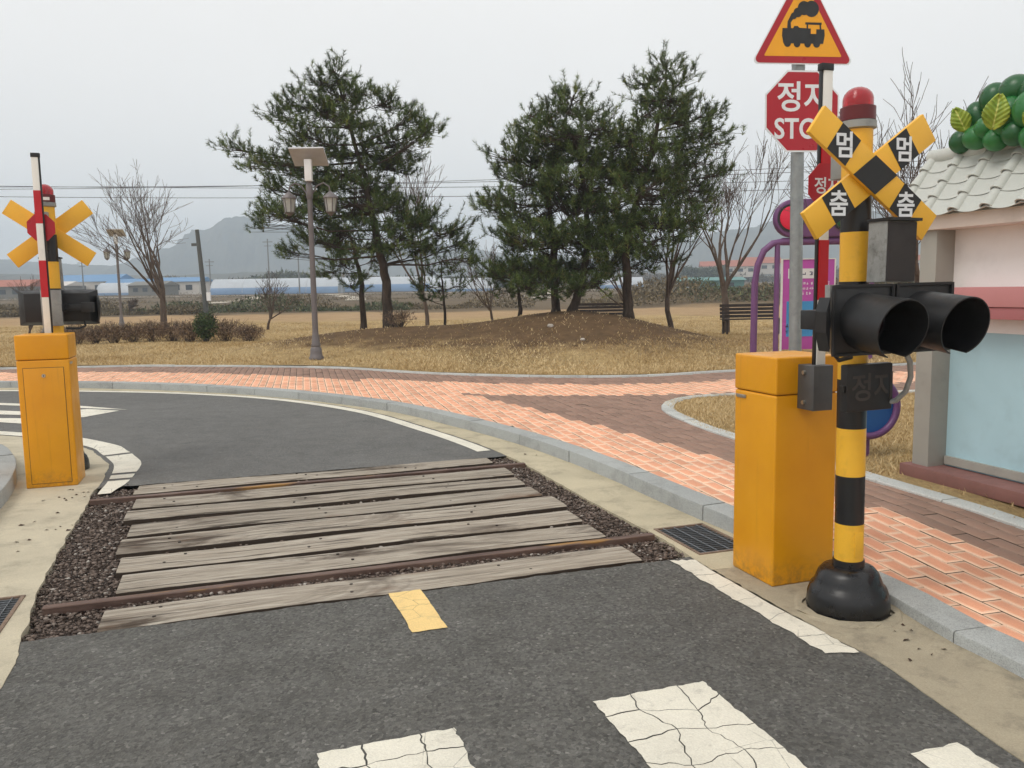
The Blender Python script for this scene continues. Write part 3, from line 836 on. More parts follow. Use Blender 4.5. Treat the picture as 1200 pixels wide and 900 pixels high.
xing = empty('level_crossing', CO, TH, 'weathered grey timber level crossing with two rusty rails', 'level crossing')
_b = MB().lathe([(0.009, -0.003), (0.009, 0.0025)], 8).build('bolt', M['bolt'])
BOLT_ME = _b.data; bpy.data.objects.remove(_b)
def plank(v0, v1, ul, ur, zt, seed, parent=xing):
    r = random.Random(seed); m_ = MB(); n = 44
    L = []
    for k in range(n + 1):
        u = ul + (ur - ul) * k / n
        e0 = v0 + r.uniform(-1, 1) * 0.004 + 0.003 * math.sin(k * 0.31 + seed); e1 = v1 + r.uniform(-1, 1) * 0.004 + 0.003 * math.sin(k * 0.27 + seed * 2)
        zz = zt + 0.004 * math.sin(k * 0.23 + seed * 1.7)
        row = [(u, e0, -0.09), (u, e0, zz - 0.009), (u, e0 + 0.008, zz - 0.002)]
        row += [(u, e0 + (e1 - e0) * t, zz + r.uniform(-0.0012, 0.0012)) for t in (0.2, 0.4, 0.6, 0.8)]
        row += [(u, e1 - 0.008, zz - 0.002), (u, e1, zz - 0.009), (u, e1, -0.09)]
        L.append(row)
    w = len(L[0]); vs_ = [q for row in L for q in row]; fs_ = []
    for k in range(n):
        for j in range(w - 1): fs_.append((k * w + j, k * w + j + 1, (k + 1) * w + j + 1, (k + 1) * w + j))
    fs_ += [tuple(range(w)), tuple(n * w + j for j in reversed(range(w)))]
    m_.addp(vs_, fs_)
    mid = Vector(((ul + ur) / 2, (v0 + v1) / 2, 0)); m_.v = [v - mid for v in m_.v]
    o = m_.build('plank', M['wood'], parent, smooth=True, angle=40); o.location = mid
    o.rotation_euler = (0, r.uniform(-0.0015, 0.0015), r.uniform(-0.003, 0.003))
    for uu in (-1.15, -0.2, 0.75):
        for vv in (-0.3, 0.3):
            q = bpy.data.objects.new('bolt', BOLT_ME); col.objects.link(q); q.parent = o
            q.location = (uu + r.uniform(-.16, .16), vv * (v1 - v0) * r.uniform(.5, 1.0), zt)
    return o
PL = [(0.0, 0.268, .008), (0.455, 0.74, .024), (0.808, 1.08, .026), (1.17, 1.475, .03), (1.568, 1.845, .024), (1.94, 2.195, .03), (2.29, 2.565, .03), (2.83, 2.96, .02), (2.99, 3.13, .01)]
for i, (v0, v1, zt) in enumerate(PL):
    plank(v0, v1, -1.40 - 0.05 * v0 + rng.uniform(-.04, .03), 1.40 + rng.uniform(-.03, .03), zt, i + 3)
for v_, ul, ur in ((0.375, -1.72, 1.67), (2.70, -1.85, 1.64)):
    m_ = MB()
    prof = [(-.055, -.09), (-.055, -.078), (-.012, -.06), (-.012, -.018), (-.026, -.008), (-.026, .026), (-.023, .03), (.023, .03), (.026, .026), (.026, -.008), (.012, -.018), (.012, -.06), (.055, -.078), (.055, -.09)]
    n = len(prof); ks = 30
    vs_ = [(ul + (ur - ul) * k / ks, v_ + a, b - 0.008) for k in range(ks + 1) for a, b in prof]
    fs_ = [(k * n + j, k * n + (j + 1) % n, (k + 1) * n + (j + 1) % n, (k + 1) * n + j) for k in range(ks) for j in range(n)] + [tuple(range(n)), tuple(ks * n + j for j in reversed(range(n)))]
    m_.addp(vs_, fs_).build('rail', M['rail'], xing)
fills = [(0.268, 0.455, -.012)] + [(PL[k][1], PL[k + 1][0], -.014) for k in (1, 2, 3, 4, 5)] + [(2.565, 2.83, -.02)]
for f0, f1, fz in fills:                       # grit packed between the planks
    n = 60; vs_ = []; fs_ = []
    for k in range(n + 1):
        for t in (-.01, .25, .5, .75, 1.01): vs_.append((-1.42 + 2.83 * k / n, f0 + (f1 - f0) * t, fz + rng.uniform(-.006, .004)))
    for k in range(n):
        for j in range(4): fs_.append((k * 5 + j, (k + 1) * 5 + j, (k + 1) * 5 + j + 1, k * 5 + j + 1))
    MB().addp(vs_, fs_).build('packed_grit', M['gravel'], xing, smooth=True, angle=80)
go = fill_poly('gravel_bed', pit[::2], -0.05, M['gravel'])
go.name = 'gravel_bed'; setk(go, 'dark brown gravel bed under the crossing planks', kind='structure')
# loose stones
ico = [(0, 0, 1), (.894, 0, .447), (.276, .851, .447), (-.724, .526, .447), (-.724, -.526, .447), (.276, -.851, .447), (.724, .526, -.447), (-.276, .851, -.447), (-.894, 0, -.447), (-.276, -.851, -.447), (.724, -.526, -.447), (0, 0, -1)]
icf = [(0, 1, 2), (0, 2, 3), (0, 3, 4), (0, 4, 5), (0, 5, 1), (1, 6, 2), (2, 7, 3), (3, 8, 4), (4, 9, 5), (5, 10, 1), (6, 7, 2), (7, 8, 3), (8, 9, 4), (9, 10, 5), (10, 6, 1), (11, 7, 6), (11, 8, 7), (11, 9, 8), (11, 10, 9), (11, 6, 10)]
ico = np.array(ico, np.float32); icf = np.array(icf, np.int32)
def stones(name, P, Z, r0, r1, mat, parent=None, flat=0.6):
    n = len(P); s_ = r0 + (r1 - r0) * nrg.random(n) ** 2.2
    V3 = ico[None] * s_[:, None, None] * nrg.uniform(0.6, 1.25, (n, 12, 1)) * nrg.uniform(0.7, 1.3, (n, 1, 3)) * np.array([1, 1, flat])
    a = nrg.uniform(0, 6.28, n); ca, sa = np.cos(a)[:, None], np.sin(a)[:, None]
    X = V3[..., 0] * ca - V3[..., 1] * sa; Y = V3[..., 0] * sa + V3[..., 1] * ca
    V3[..., 0] = X + P[:, 0, None]; V3[..., 1] = Y + P[:, 1, None]; V3[..., 2] += np.asarray(Z).reshape(-1, 1)
    me_ = raw_mesh(name, V3, (icf[None] + (np.arange(n) * 12)[:, None, None]), 3)
    ra = me_.attributes.new('rnd', 'FLOAT', 'FACE'); ra.data.foreach_set('value', np.repeat(nrg.random(n), 20).astype(np.float32))
    return link_mesh(name, me_, mat, parent)
def local_pts(n, u0, u1, v0, v1):
    q = np.c_[nrg.uniform(u0, u1, n), nrg.uniform(v0, v1, n)]
    return q
gp = np.r_[local_pts(15000, -2.3, -1.38, 0.0, 3.12), local_pts(12000, 1.36, 1.95, 0.0, 3.12), local_pts(2600, -1.4, 1.4, 0.27, 0.45), local_pts(9000, -1.4, 1.4, 0.7, 2.85)]
gw = np.c_[CO.x + gp[:, 0] * U.x + gp[:, 1] * V.x, CO.y + gp[:, 0] * U.y + gp[:, 1] * V.y]
ok_ = in_poly(gw, pit)
gz = np.where(np.abs(gp[:, 0]) > 1.36, -0.028, -0.018) + nrg.uniform(0, 0.018, len(gp))
setk(stones('gravel', gw[ok_], gz[ok_], 0.004, 0.016, M['pebble']), 'loose dark gravel stones between and beside the planks', 'gravel', kind='stuff')
# leaf crumbs on the pale gutter
M['crumb'] = simple('dead_leaf', S(66, 48, 36), 0.9)
lp = [(-3.12 + rng.gauss(0, .16), 5.35 + rng.gauss(0, .3)) for _ in range(16)] + [(-3.45 + rng.gauss(0, .12), 6.35 + rng.gauss(0, .2)) for _ in range(14)] + [(0.55 + rng.gauss(0, .35), 7.0 + rng.gauss(0, .6)) for _ in range(6)] + [(1.72 + rng.gauss(0, .05), 3.5 + rng.gauss(0, .3)) for _ in range(14)]
m_ = MB()
for x, y in lp:
    a = rng.uniform(0, 6.28); s_ = rng.uniform(.008, .022)
    m_.addp([(x + math.cos(a) * s_, y + math.sin(a) * s_, .006), (x + math.cos(a + 1.9) * s_ * .6, y + math.sin(a + 1.9) * s_ * .6, .014), (x + math.cos(a + 3.1) * s_, y + math.sin(a + 3.1) * s_, .008), (x + math.cos(a + 4.6) * s_ * .55, y + math.sin(a + 4.6) * s_ * .55, .006)], [(0, 1, 2, 3)])
setk(m_.build('leaf_litter', M['crumb']), 'dark dead leaf crumbs strewn on the concrete gutters', 'leaf litter', kind='stuff')

# ------------------------------------------------------------------ drain grates let into the gutters
M['grate'] = simple('galvanised_grate', S(118, 122, 126), 0.5, 0.6, 0.2, 20, 0.4)
M['grate_frame'] = simple('grate_frame', S(128, 108, 92), 0.75, 0.2, 0.25, 20, 0.5)
def grate(c, su, sv, gut, label):
    cut = MB(); cut.box((0, 0, -0.06), (su, sv, 0.32)); co_ = cut.build('cutter', None)
    co_.location = (c[0], c[1], 0); co_.rotation_euler.z = TH
    md = gut.modifiers.new('hole', 'BOOLEAN'); md.operation = 'DIFFERENCE'; md.object = co_; md.solver = 'EXACT'
    bpy.context.view_layer.update()
    nm = bpy.data.meshes.new_from_object(gut.evaluated_get(bpy.context.evaluated_depsgraph_get()))
    gut.modifiers.clear(); gut.data = nm; bpy.data.objects.remove(co_)
    g_ = empty('drain_grate', (c[0], c[1], 0), TH, label, 'drain grate', 'steel drain grates in the gutters')
    f_ = MB(); t = 0.02
    for s in (-1, 1):
        f_.box((0, s * (sv / 2 - t / 2), -0.01), (su, t, 0.04)); f_.box((s * (su / 2 - t / 2), 0, -0.01), (t, sv - 2 * t, 0.04))
    f_.build('frame', M['grate_frame'], g_, bevel=0.003)
    nb_ = int((sv - 2 * t) / 0.034)
    bm_ = MB().box((0, 0, 0), (su - 2 * t, 0.006, 0.036)).build('bar', M['grate'], g_)
    bm_.location = (0, -sv / 2 + t + 0.017, -0.014)
    for k in range(1, nb_):
        o = bm_.copy(); col.objects.link(o); o.parent = g_; o.location = (0, -sv / 2 + t + 0.017 + k * (sv - 2 * t) / nb_, -0.014)
    for k in range(4):
        MB().tube([(-su / 2 + t + (k + .5) * (su - 2 * t) / 4, -sv / 2 + t, 0.006), (-su / 2 + t + (k + .5) * (su - 2 * t) / 4, sv / 2 - t, 0.006)], 0.0035, 6).build('rod', M['grate'], g_)
    return g_
grate((1.155, 4.985), 0.36, 0.56, gut_R, 'steel drain grate in the gutter beside the yellow cabinet')
grate((-2.63, 3.86), 0.34, 0.56, gut_L, 'steel drain grate cut off by the picture edge')

# ------------------------------------------------------------------ barrier gates
def m_cab():
    g = N('yellow_cabinet_paint', 0.36)
    v = g.coord('Object'); sz = g.add('ShaderNodeSeparateXYZ'); g.link(v, sz.inputs[0])
    c = g.ramp(g.noise(v, 2.2, 5), [(0.3, S(219, 148, 8)), (0.7, S(231, 162, 16))])
    stk = g.ramp(g.noise(g.coord('Object', (26, 26, 1.1)), 1.0, 6, 0.7), [(0.58, 0.0), (0.74, 0.28)])
    c = g.mix(stk, c, S(150, 104, 24))
    spl = g.math('MULTIPLY', g.ramp(sz.outputs[2], [(0.0, 1.0), (0.16, 0.0)]), g.ramp(g.noise(v, 24, 8, 0.75), [(0.42, 0.0), (0.66, 0.7)]))
    c = g.mix(spl, c, S(116, 92, 58))
    chip = g.ramp(g.noise(g.coord('Object', (3, 3, 1)), 34, 4, 0.6), [(0.745, 0.0), (0.76, 0.8)])
    c = g.mix(chip, c, S(120, 84, 30))
    g.base(c); g.rough(g.ramp(g.noise(v, 7, 5), [(0.3, 0.28), (0.7, 0.5)])); g.bump(g.noise(v, 9, 3), 0.06, 0.01)
    return g.m
M['cab'] = m_cab()
M['grey_metal'] = simple('dark_grey_metal', S(88, 90, 92), 0.5, 0.3, 0.1, 10, 0.2)
M['white_arm'] = simple('white_arm_paint', S(236, 236, 230), 0.4, 0, 0.04, 6, 0.12)
M['red_arm'] = simple('red_arm_paint', S(190, 22, 36), 0.4, 0, 0.08, 6)
M['black'] = simple('black_plastic', S(30, 31, 33), 0.45, 0, 0.2, 8, 0.0, 0.05)
M['black_gloss'] = simple('black_gloss_paint', S(24, 24, 26), 0.3, 0, 0.15, 8, 0.05)
M['lock'] = simple('lock_metal', S(176, 172, 164), 0.35, 0.8)
M['white_let'] = simple('white_lettering', S(232, 236, 240), 0.5, 0, 0.05)
M['sign_red'] = simple('sign_red', S(176, 22, 40), 0.35, 0, 0.06, 3)
M['groove'] = simple('seam_shadow_gap', S(120, 78, 10), 0.8)

def octagon(r):
    return [(r * math.cos(R_(22.5 + 45 * k)) / math.cos(R_(22.5)), r * math.sin(R_(22.5 + 45 * k)) / math.cos(R_(22.5))) for k in range(8)]

def barrier(loc, rz, label):
    g_ = empty('barrier_gate', loc, rz, label, 'barrier gate', 'yellow barrier gates at the level crossing')
    w, d = 0.38, 0.36
    MB().box((0, 0, 0.4975), (w, d, 0.995)).build('cabinet', M['cab'], g_, bevel=0.012, seg=3)
    top = MB().box((0, 0, 1.0945), (w + .004, d + .004, 0.191)).build('cabinet_top', M['cab'], g_, bevel=0.012, seg=3)
    MB().box((0, 0, 0.997), (w - .02, d - .02, 0.01)).build('seam', M['groove'], g_)
    dr = MB().box((0, d / 2 + 0.0015, 0.485), (w - .09, 0.006, 0.90)).build('door', M['cab'], g_, bevel=0.002)
    gr_ = MB()
    for s in (-1, 1):
        gr_.box((s * (w / 2 - .0435), d / 2 + .0008, 0.485), (0.003, 0.003, 0.906)); gr_.box((0, d / 2 + .0008, 0.485 + s * .4515), (w - .084, 0.003, 0.003))
    gr_.build('door_gap', M['black'], g_)
    m_ = MB(); m_.tube([(0, d / 2 + .003, 0.875), (0, d / 2 + .014, 0.875)], 0.014, 16); lk = m_.build('lock', M['lock'], dr, smooth=True)
    MB().box((0, d / 2 + .0145, 0.875), (0.004, 0.003, 0.014)).build('keyhole', M['black'], dr)
    MB().box((-w / 2 - .004, 0.115, 0.965), (0.008, 0.085, 0.018)).build('handle', M['lock'], g_, bevel=0.003)
    # arm and its bracket on the road side
    mt = MB().box((-0.005, -d / 2 - .062, 1.04), (0.115, 0.124, 0.225)).build('arm_bracket', M['grey_metal'], g_, bevel=0.004)
    for zz in (0.965, 1.115):
        m_ = MB(); m_.tube([(-0.0625, -d / 2 - .055, zz), (-0.075, -d / 2 - .055, zz)], 0.011, 6); m_.build('bolt', M['lock'], mt)
    ax, ay = 0.018, -d / 2 - .055
    arm = MB().box((ax + .004, ay, 1.87), (0.052, 0.03, 1.44)).build('arm', M['white_arm'], g_, bevel=0.004)
    for z0, z1 in ((1.475, 1.768), (2.06, 2.318)):
        MB().box((ax + .004, ay, (z0 + z1) / 2), (0.0545, 0.0325, z1 - z0)).build('red_band', M['red_arm'], arm)
    MB().box((ax - .0285, ay, 1.80), (0.012, 0.018, 1.55)).build('rubber_edge', M['black'], arm, bevel=0.003)
    MB().box((ax - .002, ay, 2.592), (0.068, 0.038, 0.034)).build('end_cap', M['black'], arm, bevel=0.004)
    sg = MB().prism([(ax + x, 2.03 + z) for x, z in octagon(0.105)], ay - .026, ay - .022).build('stop_plate', M['sign_red'], g_)
    text_obj('정지', 0.085, 'lettering', M['white_let'], sg, (ax, ay - .027, 2.03), bold=0.0012, depth=0.0008)
    return g_
BR = barrier((1.337 + .19 * U.x + .18 * V.x - .01, 4.129 + .19 * U.y + .18 * V.y, 0.003), TH, 'yellow barrier cabinet with raised red and white arm beside the striped pole')
LB = Vector((-3.962, 6.60, 0.003)) + U * 0.19 + V * 0.18
BLg = barrier(LB, TH + math.pi, 'yellow barrier cabinet with lock and door beside the island kerb')

BLg.scale = (1, 1, 1.05)

# ------------------------------------------------------------------ crossing signals
M['pole_y'] = simple('signal_yellow', S(238, 182, 52), 0.4, 0, 0.06, 5, 0.25)
M['pole_k'] = simple('signal_black', S(26, 26, 28), 0.35, 0, 0.2, 5, 0.0)
M['board_y'] = simple('board_yellow', S(243, 186, 58), 0.45, 0, 0.05, 4, 0.1)
M['board_k'] = simple('board_black', S(28, 29, 31), 0.5, 0, 0.1, 4)
M['beacon_base'] = simple('beacon_base_red', S(96, 20, 26), 0.4)
M['light_grey'] = simple('light_grey_metal', S(150, 152, 150), 0.5, 0.3, 0.12, 8, 0.4)
M['weathered'] = simple('peeling_grey', S(140, 142, 140), 0.8, 0, 0.25, 14, 0.7)
M['dead_screen'] = simple('dead_display', S(44, 40, 40), 0.5, 0, 0.15, 9)
M['ghost'] = simple('faded_lettering', S(62, 58, 56), 0.6)
def m_lens(name, c):
    g = N(name, 0.12); g.base(c)
    g.p.inputs['Transmission Weight'].default_value = 0.6
    g.p.inputs['Coat Weight'].default_value = 0.4
    v = g.coord('Object'); w_ = g.add('ShaderNodeTexWave', wave_type='BANDS', bands_direction='Z'); w_.inputs['Scale'].default_value = 60; g.link(v, w_.inputs['Vector'])
    g.bump(w_.outputs['Fac'], 0.3, 0.002)
    return g.m
M['dome'] = m_lens('red_beacon_lens', S(220, 20, 42))
M['lens_dark'] = m_lens('dark_red_lens', S(70, 10, 14))

def crossing_signal(loc, rot, label):
    g_ = empty('crossing_signal', loc, 0, label, 'crossing signal', 'striped level crossing signals', rot=rot)
    MB().lathe([(.188, 0), (.19, .03), (.186, .075), (.172, .115), (.158, .128), (.150, .150), (.138, .182), (.118, .205), (.092, .213), (.074, .215), (.072, .245), (.066, .247)], 40).build('base', M['black_gloss'], g_, smooth=True, angle=60)
    zb = [.20, .424, .655, .881, 1.11, 1.34, 1.561, 1.784, 2.01, 2.245]
    for k in range(9):
        MB().lathe([(.066, zb[k]), (.066, zb[k + 1])], 32).build('yellow_band' if k % 2 == 0 else 'black_band', M['pole_y'] if k % 2 == 0 else M['pole_k'], g_, smooth=True)
    hd = MB().box((0.0, -.064, 0.33), (0.045, 0.008, 0.12)).build('hatch', M['pole_y'], g_, bevel=0.003)
    bc = MB().lathe([(.068, 2.236), (.080, 2.242), (.080, 2.272), (.072, 2.276)], 32).build('beacon_collar', M['light_grey'], g_, smooth=True)
    MB().lathe([(.076, 2.2765), (.076, 2.335), (.07, 2.338)], 32).build('beacon_base', M['beacon_base'], g_, smooth=True)
    MB().lathe([(.066, 2.334)] + [(.066 * math.cos(a), 2.368 + .058 * math.sin(a)) for a in [R_(k * 9) for k in range(0, 10)]] + [(.001, 2.4262)], 32).build('beacon_dome', M['dome'], g_, smooth=True, angle=80)
    MB().lathe([(.02, 2.338), (.03, 2.36), (.012, 2.40)], 12).build('bulb', M['light_grey'], g_, smooth=True)
    MB().box((-.02, .0775, 2.30), (0.05, 0.004, 0.025)).build('data_plate', M['white_arm'], g_)
    # crossed boards
    cz = 2.025
    MB().box((0, -.068, cz), (0.05, 0.02, 0.12)).build('board_bracket', M['pole_k'], g_)
    for nm, a, y0, tl in (('a', R_(-36.5), -.116, 'ul'), ('b', R_(34.5), -.092, 'ur')):
        ca, sa = math.cos(a), math.sin(a)
        T = Matrix(((ca, 0, -sa, 0), (0, 1, 0, 0), (sa, 0, ca, cz), (0, 0, 0, 1)))
        hl, hw = 0.388, 0.069
        bd = MB().prism([(-hl, -hw), (hl, -hw), (hl, hw), (-hl, hw)], y0, y0 + .023, T).build('cross_board', M['board_y'], g_, bevel=0.003)
        for s in (-1, 1):
            pp = [(s * .152, -hw + .001), (s * .272, -hw + .001), (s * .272, hw - .001), (s * .152, hw - .001)]
            if s < 0: pp = pp[::-1]
            MB().prism(pp, y0 - .0018, y0 - .0002, T).build('black_field', M['board_k'], bd)
            c_ = T @ Vector((s * .212, 0, 0))
            text_obj('멈' if c_.z > cz else '춤', 0.118, 'lettering', M['white_let'], bd, (c_.x, y0 - .003, c_.z), bold=0.0022, depth=0.0008, sx=0.96)
    ca, sa = math.cos(R_(35.5)), math.sin(R_(35.5))
    hx, hz = 0.069 / sa, 0.069 / ca
    MB().prism([(-hx, cz), (0, cz - hz), (hx, cz), (0, cz + hz)], -.119, -.1165).build('centre_diamond', M['board_k'], g_)
    MB().box((0.02, .102, 2.11), (0.10, 0.075, 0.155)).build('junction_box', M['light_grey'], g_, bevel=0.004)
    # twin lamps
    zl = 1.398
    MB().box((0, .085, zl), (0.16, 0.035, 0.30)).build('mount_plate', M['light_grey'], g_, bevel=0.003)
    bk = MB()
    for s in (-1, 1):
        bk.prism([(s * .075 - .006, zl - .03), (s * .075 + .006, zl - .03), (s * .075 + .006, zl + .03), (s * .075 - .006, zl + .03)], -.17, .10)
    bk.build('bracket', M['black'], g_)
    bx_ = MB().addp([(x, y, z) for y, k in ((-.155, .8), (-.245, 1.0)) for x, z in ((-.325 * (k if k < 1 else 1), zl - .152 * k), (.325 * (k if k < 1 else 1), zl - .152 * k), (.325 * (k if k < 1 else 1), zl + .152 * k), (-.325 * (k if k < 1 else 1), zl + .152 * k))],
                    [(0, 1, 2, 3), (4, 7, 6, 5), (0, 4, 5, 1), (1, 5, 6, 2), (2, 6, 7, 3), (3, 7, 4, 0)]).build('lamp_housing', M['black'], g_, bevel=0.006)
    for s in (-1, 1):
        fr = MB(); 
        for q in (-1, 1):
            fr.box((s * .1635 + q * .152, -.249, zl), (0.014, 0.012, 0.30)); fr.box((s * .1635, -.2488, zl + q * .146), (0.29, 0.010, 0.012))
        fr.build('lamp_frame', M['black'], bx_)
        cx = s * .162; R0 = .122; n = 44; ks = 7
        vs_ = []; fs_ = []
        ring = [R_(-90 + 20 + (360 - 40) * k / n) for k in range(n + 1)]
        for rr in (R0, R0 - .005):
            for j in range(ks + 1):
                for a in ring:
                    topk = (1 + math.sin(a)) / 2
                    L = (0.19 + 0.065 * topk ** 0.8) * j / ks
                    rad = rr * (1 + 0.04 * j / ks)
                    vs_.append((cx + rad * math.cos(a), -.245 - L, zl - .006 + rad * math.sin(a) - 0.12 * L))
        st = (n + 1) * (ks + 1)
        for lay in (0, 1):
            for j in range(ks):
                for k in range(n):
                    q = lay * st + j * (n + 1) + k; f4 = (q, q + 1, q + n + 2, q + n + 1)
                    fs_.append(f4 if lay == 0 else f4[::-1])
        for k in range(n):
            q = ks * (n + 1) + k; fs_.append((q, q + 1, st + q + 1, st + q))
        for j in range(ks):
            for k in (0, n):
                q = j * (n + 1) + k; fs_.append((q, q + n + 1, st + q + n + 1, st + q))
        hd_ = MB().addp(vs_, fs_).build('hood', M['black'], bx_, smooth=True, angle=50)
        m_ = MB(); m_.v = []; prof = [(.001, 0.022), (.05, .018), (.09, .006), (.104, 0)]
        for r_, h_ in prof:
            for k in range(32): m_.v.append(Vector((cx + r_ * math.cos(k * math.pi / 16), -.2475 - h_, zl + r_ * math.sin(k * math.pi / 16))))
        m_.f = [(i * 32 + k, i * 32 + (k + 1) % 32, (i + 1) * 32 + (k + 1) % 32, (i + 1) * 32 + k) for i in range(3) for k in range(32)]
        m_.build('lens', M['lens_dark'], bx_, smooth=True)
    m_ = MB(); m_.prism([(-.325, zl - .13), (-.325, zl + .10), (-.345, zl + .04), (-.345, zl - .05)], -.235, -.165); m_.build('side_rib', M['black'], bx_)
    cp = MB(); cp.box((-.26, -.07, zl + .0), (0.10, 0.10, 0.085)); cp.box((-.15, -.03, zl), (0.16, 0.02, 0.05)); cp.build('clamp', M['black'], g_, bevel=0.004)
    m_ = MB(); m_.tube([(-.26, -.12, zl), (-.26, -.128, zl)], .012, 6); m_.build('bolt', M['lock'], g_)
    # tall display box on top of the lamps, its side paint peeling
    tb = MB().box((0.03, -.19, 1.685), (0.16, 0.11, 0.262), rot=(0.0, R_(1.5), 0.0)).build('display_box', M['weathered'], g_, bevel=0.004)
    MB().box((0.03, -.247, 1.685), (0.15, 0.008, 0.252), rot=(0.0, R_(1.5), 0.0)).build('display_face', M['dead_screen'], tb)
    MB().box((0.033, -.20, 1.822), (0.172, 0.14, 0.012), rot=(0.0, R_(1.5), 0.0)).build('display_roof', M['black'], tb)
    # lower display with ghosted lettering
    ld = MB().box((0.0, -.092, 1.082), (0.255, 0.045, 0.215)).build('lower_display', M['black'], g_, bevel=0.008)
    text_obj('정지', 0.135, 'lettering', M['ghost'], ld, (0.012, -.1155, 1.085), bold=0.0022, depth=0.0006)
    MB().box((-.132, -.09, 1.08), (0.014, 0.03, 0.03)).build('latch', M['black'], ld)
    pts = [(.10, -.20, 1.262), (.135, -.205, 1.20), (.152, -.195, 1.13), (.15, -.17, 1.06), (.135, -.13, 1.015), (.118, -.10, 1.005)]
    MB().tube([Vector(p) for p in pts], .0125, 10).build('conduit', M['light_grey'], g_, smooth=True)
    MB().tube([(-.20, -.17, 1.30), (-.22, -.15, 1.235), (-.17, -.11, 1.215), (-.07, -.07, 1.22)], .010, 8).build('cable', M['black'], g_, smooth=True)
    return g_
PR = crossing_signal((1.60, 3.84, 0.004), (0.0, -0.012, TH), 'striped crossing signal with Korean crossed boards facing the viewer')
PLs = copy_tree(PR)
PLs.location = LB + V * 0.54 - U * 0.02 + Vector((0, 0, 0.001)); PLs.rotation_euler = (0, 0, TH + math.pi); PLs.scale = (1, 1, 1.04)
PLs['label'] = 'striped crossing signal seen from behind with plain yellow crossed boards'
# stained patch of concrete round the signal foot
m_ = MB(); m_.lathe([(.25, .0045), (.235, .012), (.2, .014)], 26, (1.6, 3.84, 0), cap=False)
m_.v = [Vector((v.x + rng.uniform(-.012, .012), v.y + rng.uniform(-.012, .012), v.z)) for v in m_.v]
m_.build('mortar_collar', M['gutter_dirty'], gut_N)

# ------------------------------------------------------------------ sign post with train triangle and stop octagon
M['galv'] = simple('galvanised_steel', S(150, 155, 156), 0.45, 0.55, 0.12, 14, 0.15)
M['sign_back'] = simple('sign_aluminium', S(200, 202, 204), 0.4, 0.3)
M['sign_orange'] = simple('sign_orange_yellow', S(246, 172, 26), 0.4, 0, 0.04)
M['sign_black'] = simple('sign_black', S(40, 42, 44), 0.5)
def round_poly(pts, r, n=6):
    out = []
    for i in range(len(pts)):
        a, b, c = Vector(pts[i - 1]), Vector(pts[i]), Vector(pts[(i + 1) % len(pts)])
        u, v = (a - b).normalized(), (c - b).normalized(); h = u.angle(v) / 2
        t = r / math.tan(h); ctr = b + (u + v).normalized() * (r / math.sin(h))
        p0, p1 = b + u * t - ctr, b + v * t - ctr; a0 = math.atan2(p0.y, p0.x); d = math.atan2(p1.y, p1.x) - a0
        while d > math.pi: d -= 2 * math.pi
        while d < -math.pi: d += 2 * math.pi
        out += [(ctr.x + r * math.cos(a0 + d * k / n), ctr.y + r * math.sin(a0 + d * k / n)) for k in range(n + 1)]
    return out
sp = empty('road_sign_post', (2.585, 7.5, 0.10), 0, 'galvanised post with triangular train sign above red stop octagon', 'road sign', rot=(0, -0.012, R_(9)))
MB().lathe([(.056, -.05), (.056, 4.0)], 28).build('post', M['galv'], sp, smooth=True)
zo = 2.955
op = MB().prism([(x, zo + z) for x, z in octagon(.345)], -.078, -.072).build('stop_octagon', M['white_let'], sp)
MB().prism([(x, zo + z) for x, z in octagon(.33)], -.0795, -.0785).build('red_face', M['sign_red'], op)
text_obj('정지', .27, 'lettering', M['white_let'], op, (-.005, -.0805, zo + .125), bold=0.005, depth=0.0008)
text_obj('STOP', .24, 'lettering', M['white_let'], op, (0, -.0805, zo - .145), bold=0.005, depth=0.0008, sx=0.9)
zt = 3.35; tw = .475; th = tw * math.sqrt(3)
tri = lambda k: round_poly([(-tw * k, zt + th / 3 - th / 3 * k), (tw * k, zt + th / 3 - th / 3 * k), (0, zt + th / 3 + th * 2 / 3 * k)], .035 * k)
tp = MB().prism(tri(1.0), -.078, -.072).build('warning_triangle', M['white_let'], sp)
MB().prism(tri(.965), -.0795, -.0785).build('red_border', M['sign_red'], tp)
MB().prism(round_poly([(-tw * .76, zt + th / 3 - th / 3 * .76), (tw * .76, zt + th / 3 - th / 3 * .76), (0, zt + th / 3 + th * 2 / 3 * .76)], .008), -.081, -.0798).build('yellow_field', M['sign_orange'], tp)
ic = []
def icp(x, y): return ((x - 335) / 431.0, zt + (270 - y) / 431.0)
ic.append([icp(*p) for p in ((252, 142), (250, 168), (256, 196), (414, 196), (420, 166), (418, 144), (386, 144), (386, 161), (364, 161), (364, 142), (318, 140), (312, 134), (298, 134), (294, 142))])
ic.append([icp(*p) for p in ((342, 120), (342, 128), (407, 128), (407, 120))])
ic.append([icp(*p) for p in ((347, 127), (347, 144), (353, 144), (353, 127))]); ic.append([icp(*p) for p in ((398, 127), (400, 146), (406, 146), (404, 127))])
ic.append([icp(*p) for p in ((270, 145), (286, 145), (284, 122), (298, 104), (284, 96), (272, 118))])
for x, y, r in ((272, 195, 14), (310, 197, 13), (352, 197, 13), (388, 196, 14), (366, 72, 29), (336, 70, 25), (312, 86, 17), (296, 98, 12)):
    ic.append([icp(x + r * math.cos(k * math.pi / 10), y - r * math.sin(k * math.pi / 10)) for k in range(20)])
m_ = MB()
for k, pl in enumerate(ic): m_.prism(pl, -.0822 - .00012 * k, -.0812)
m_.build('train_symbol', M['sign_black'], tp)
for z in (zo - .2, zo + .2, zt + .16): MB().box((0, -.06, z), (.16, .03, .03)).build('clamp', M['galv'], sp)

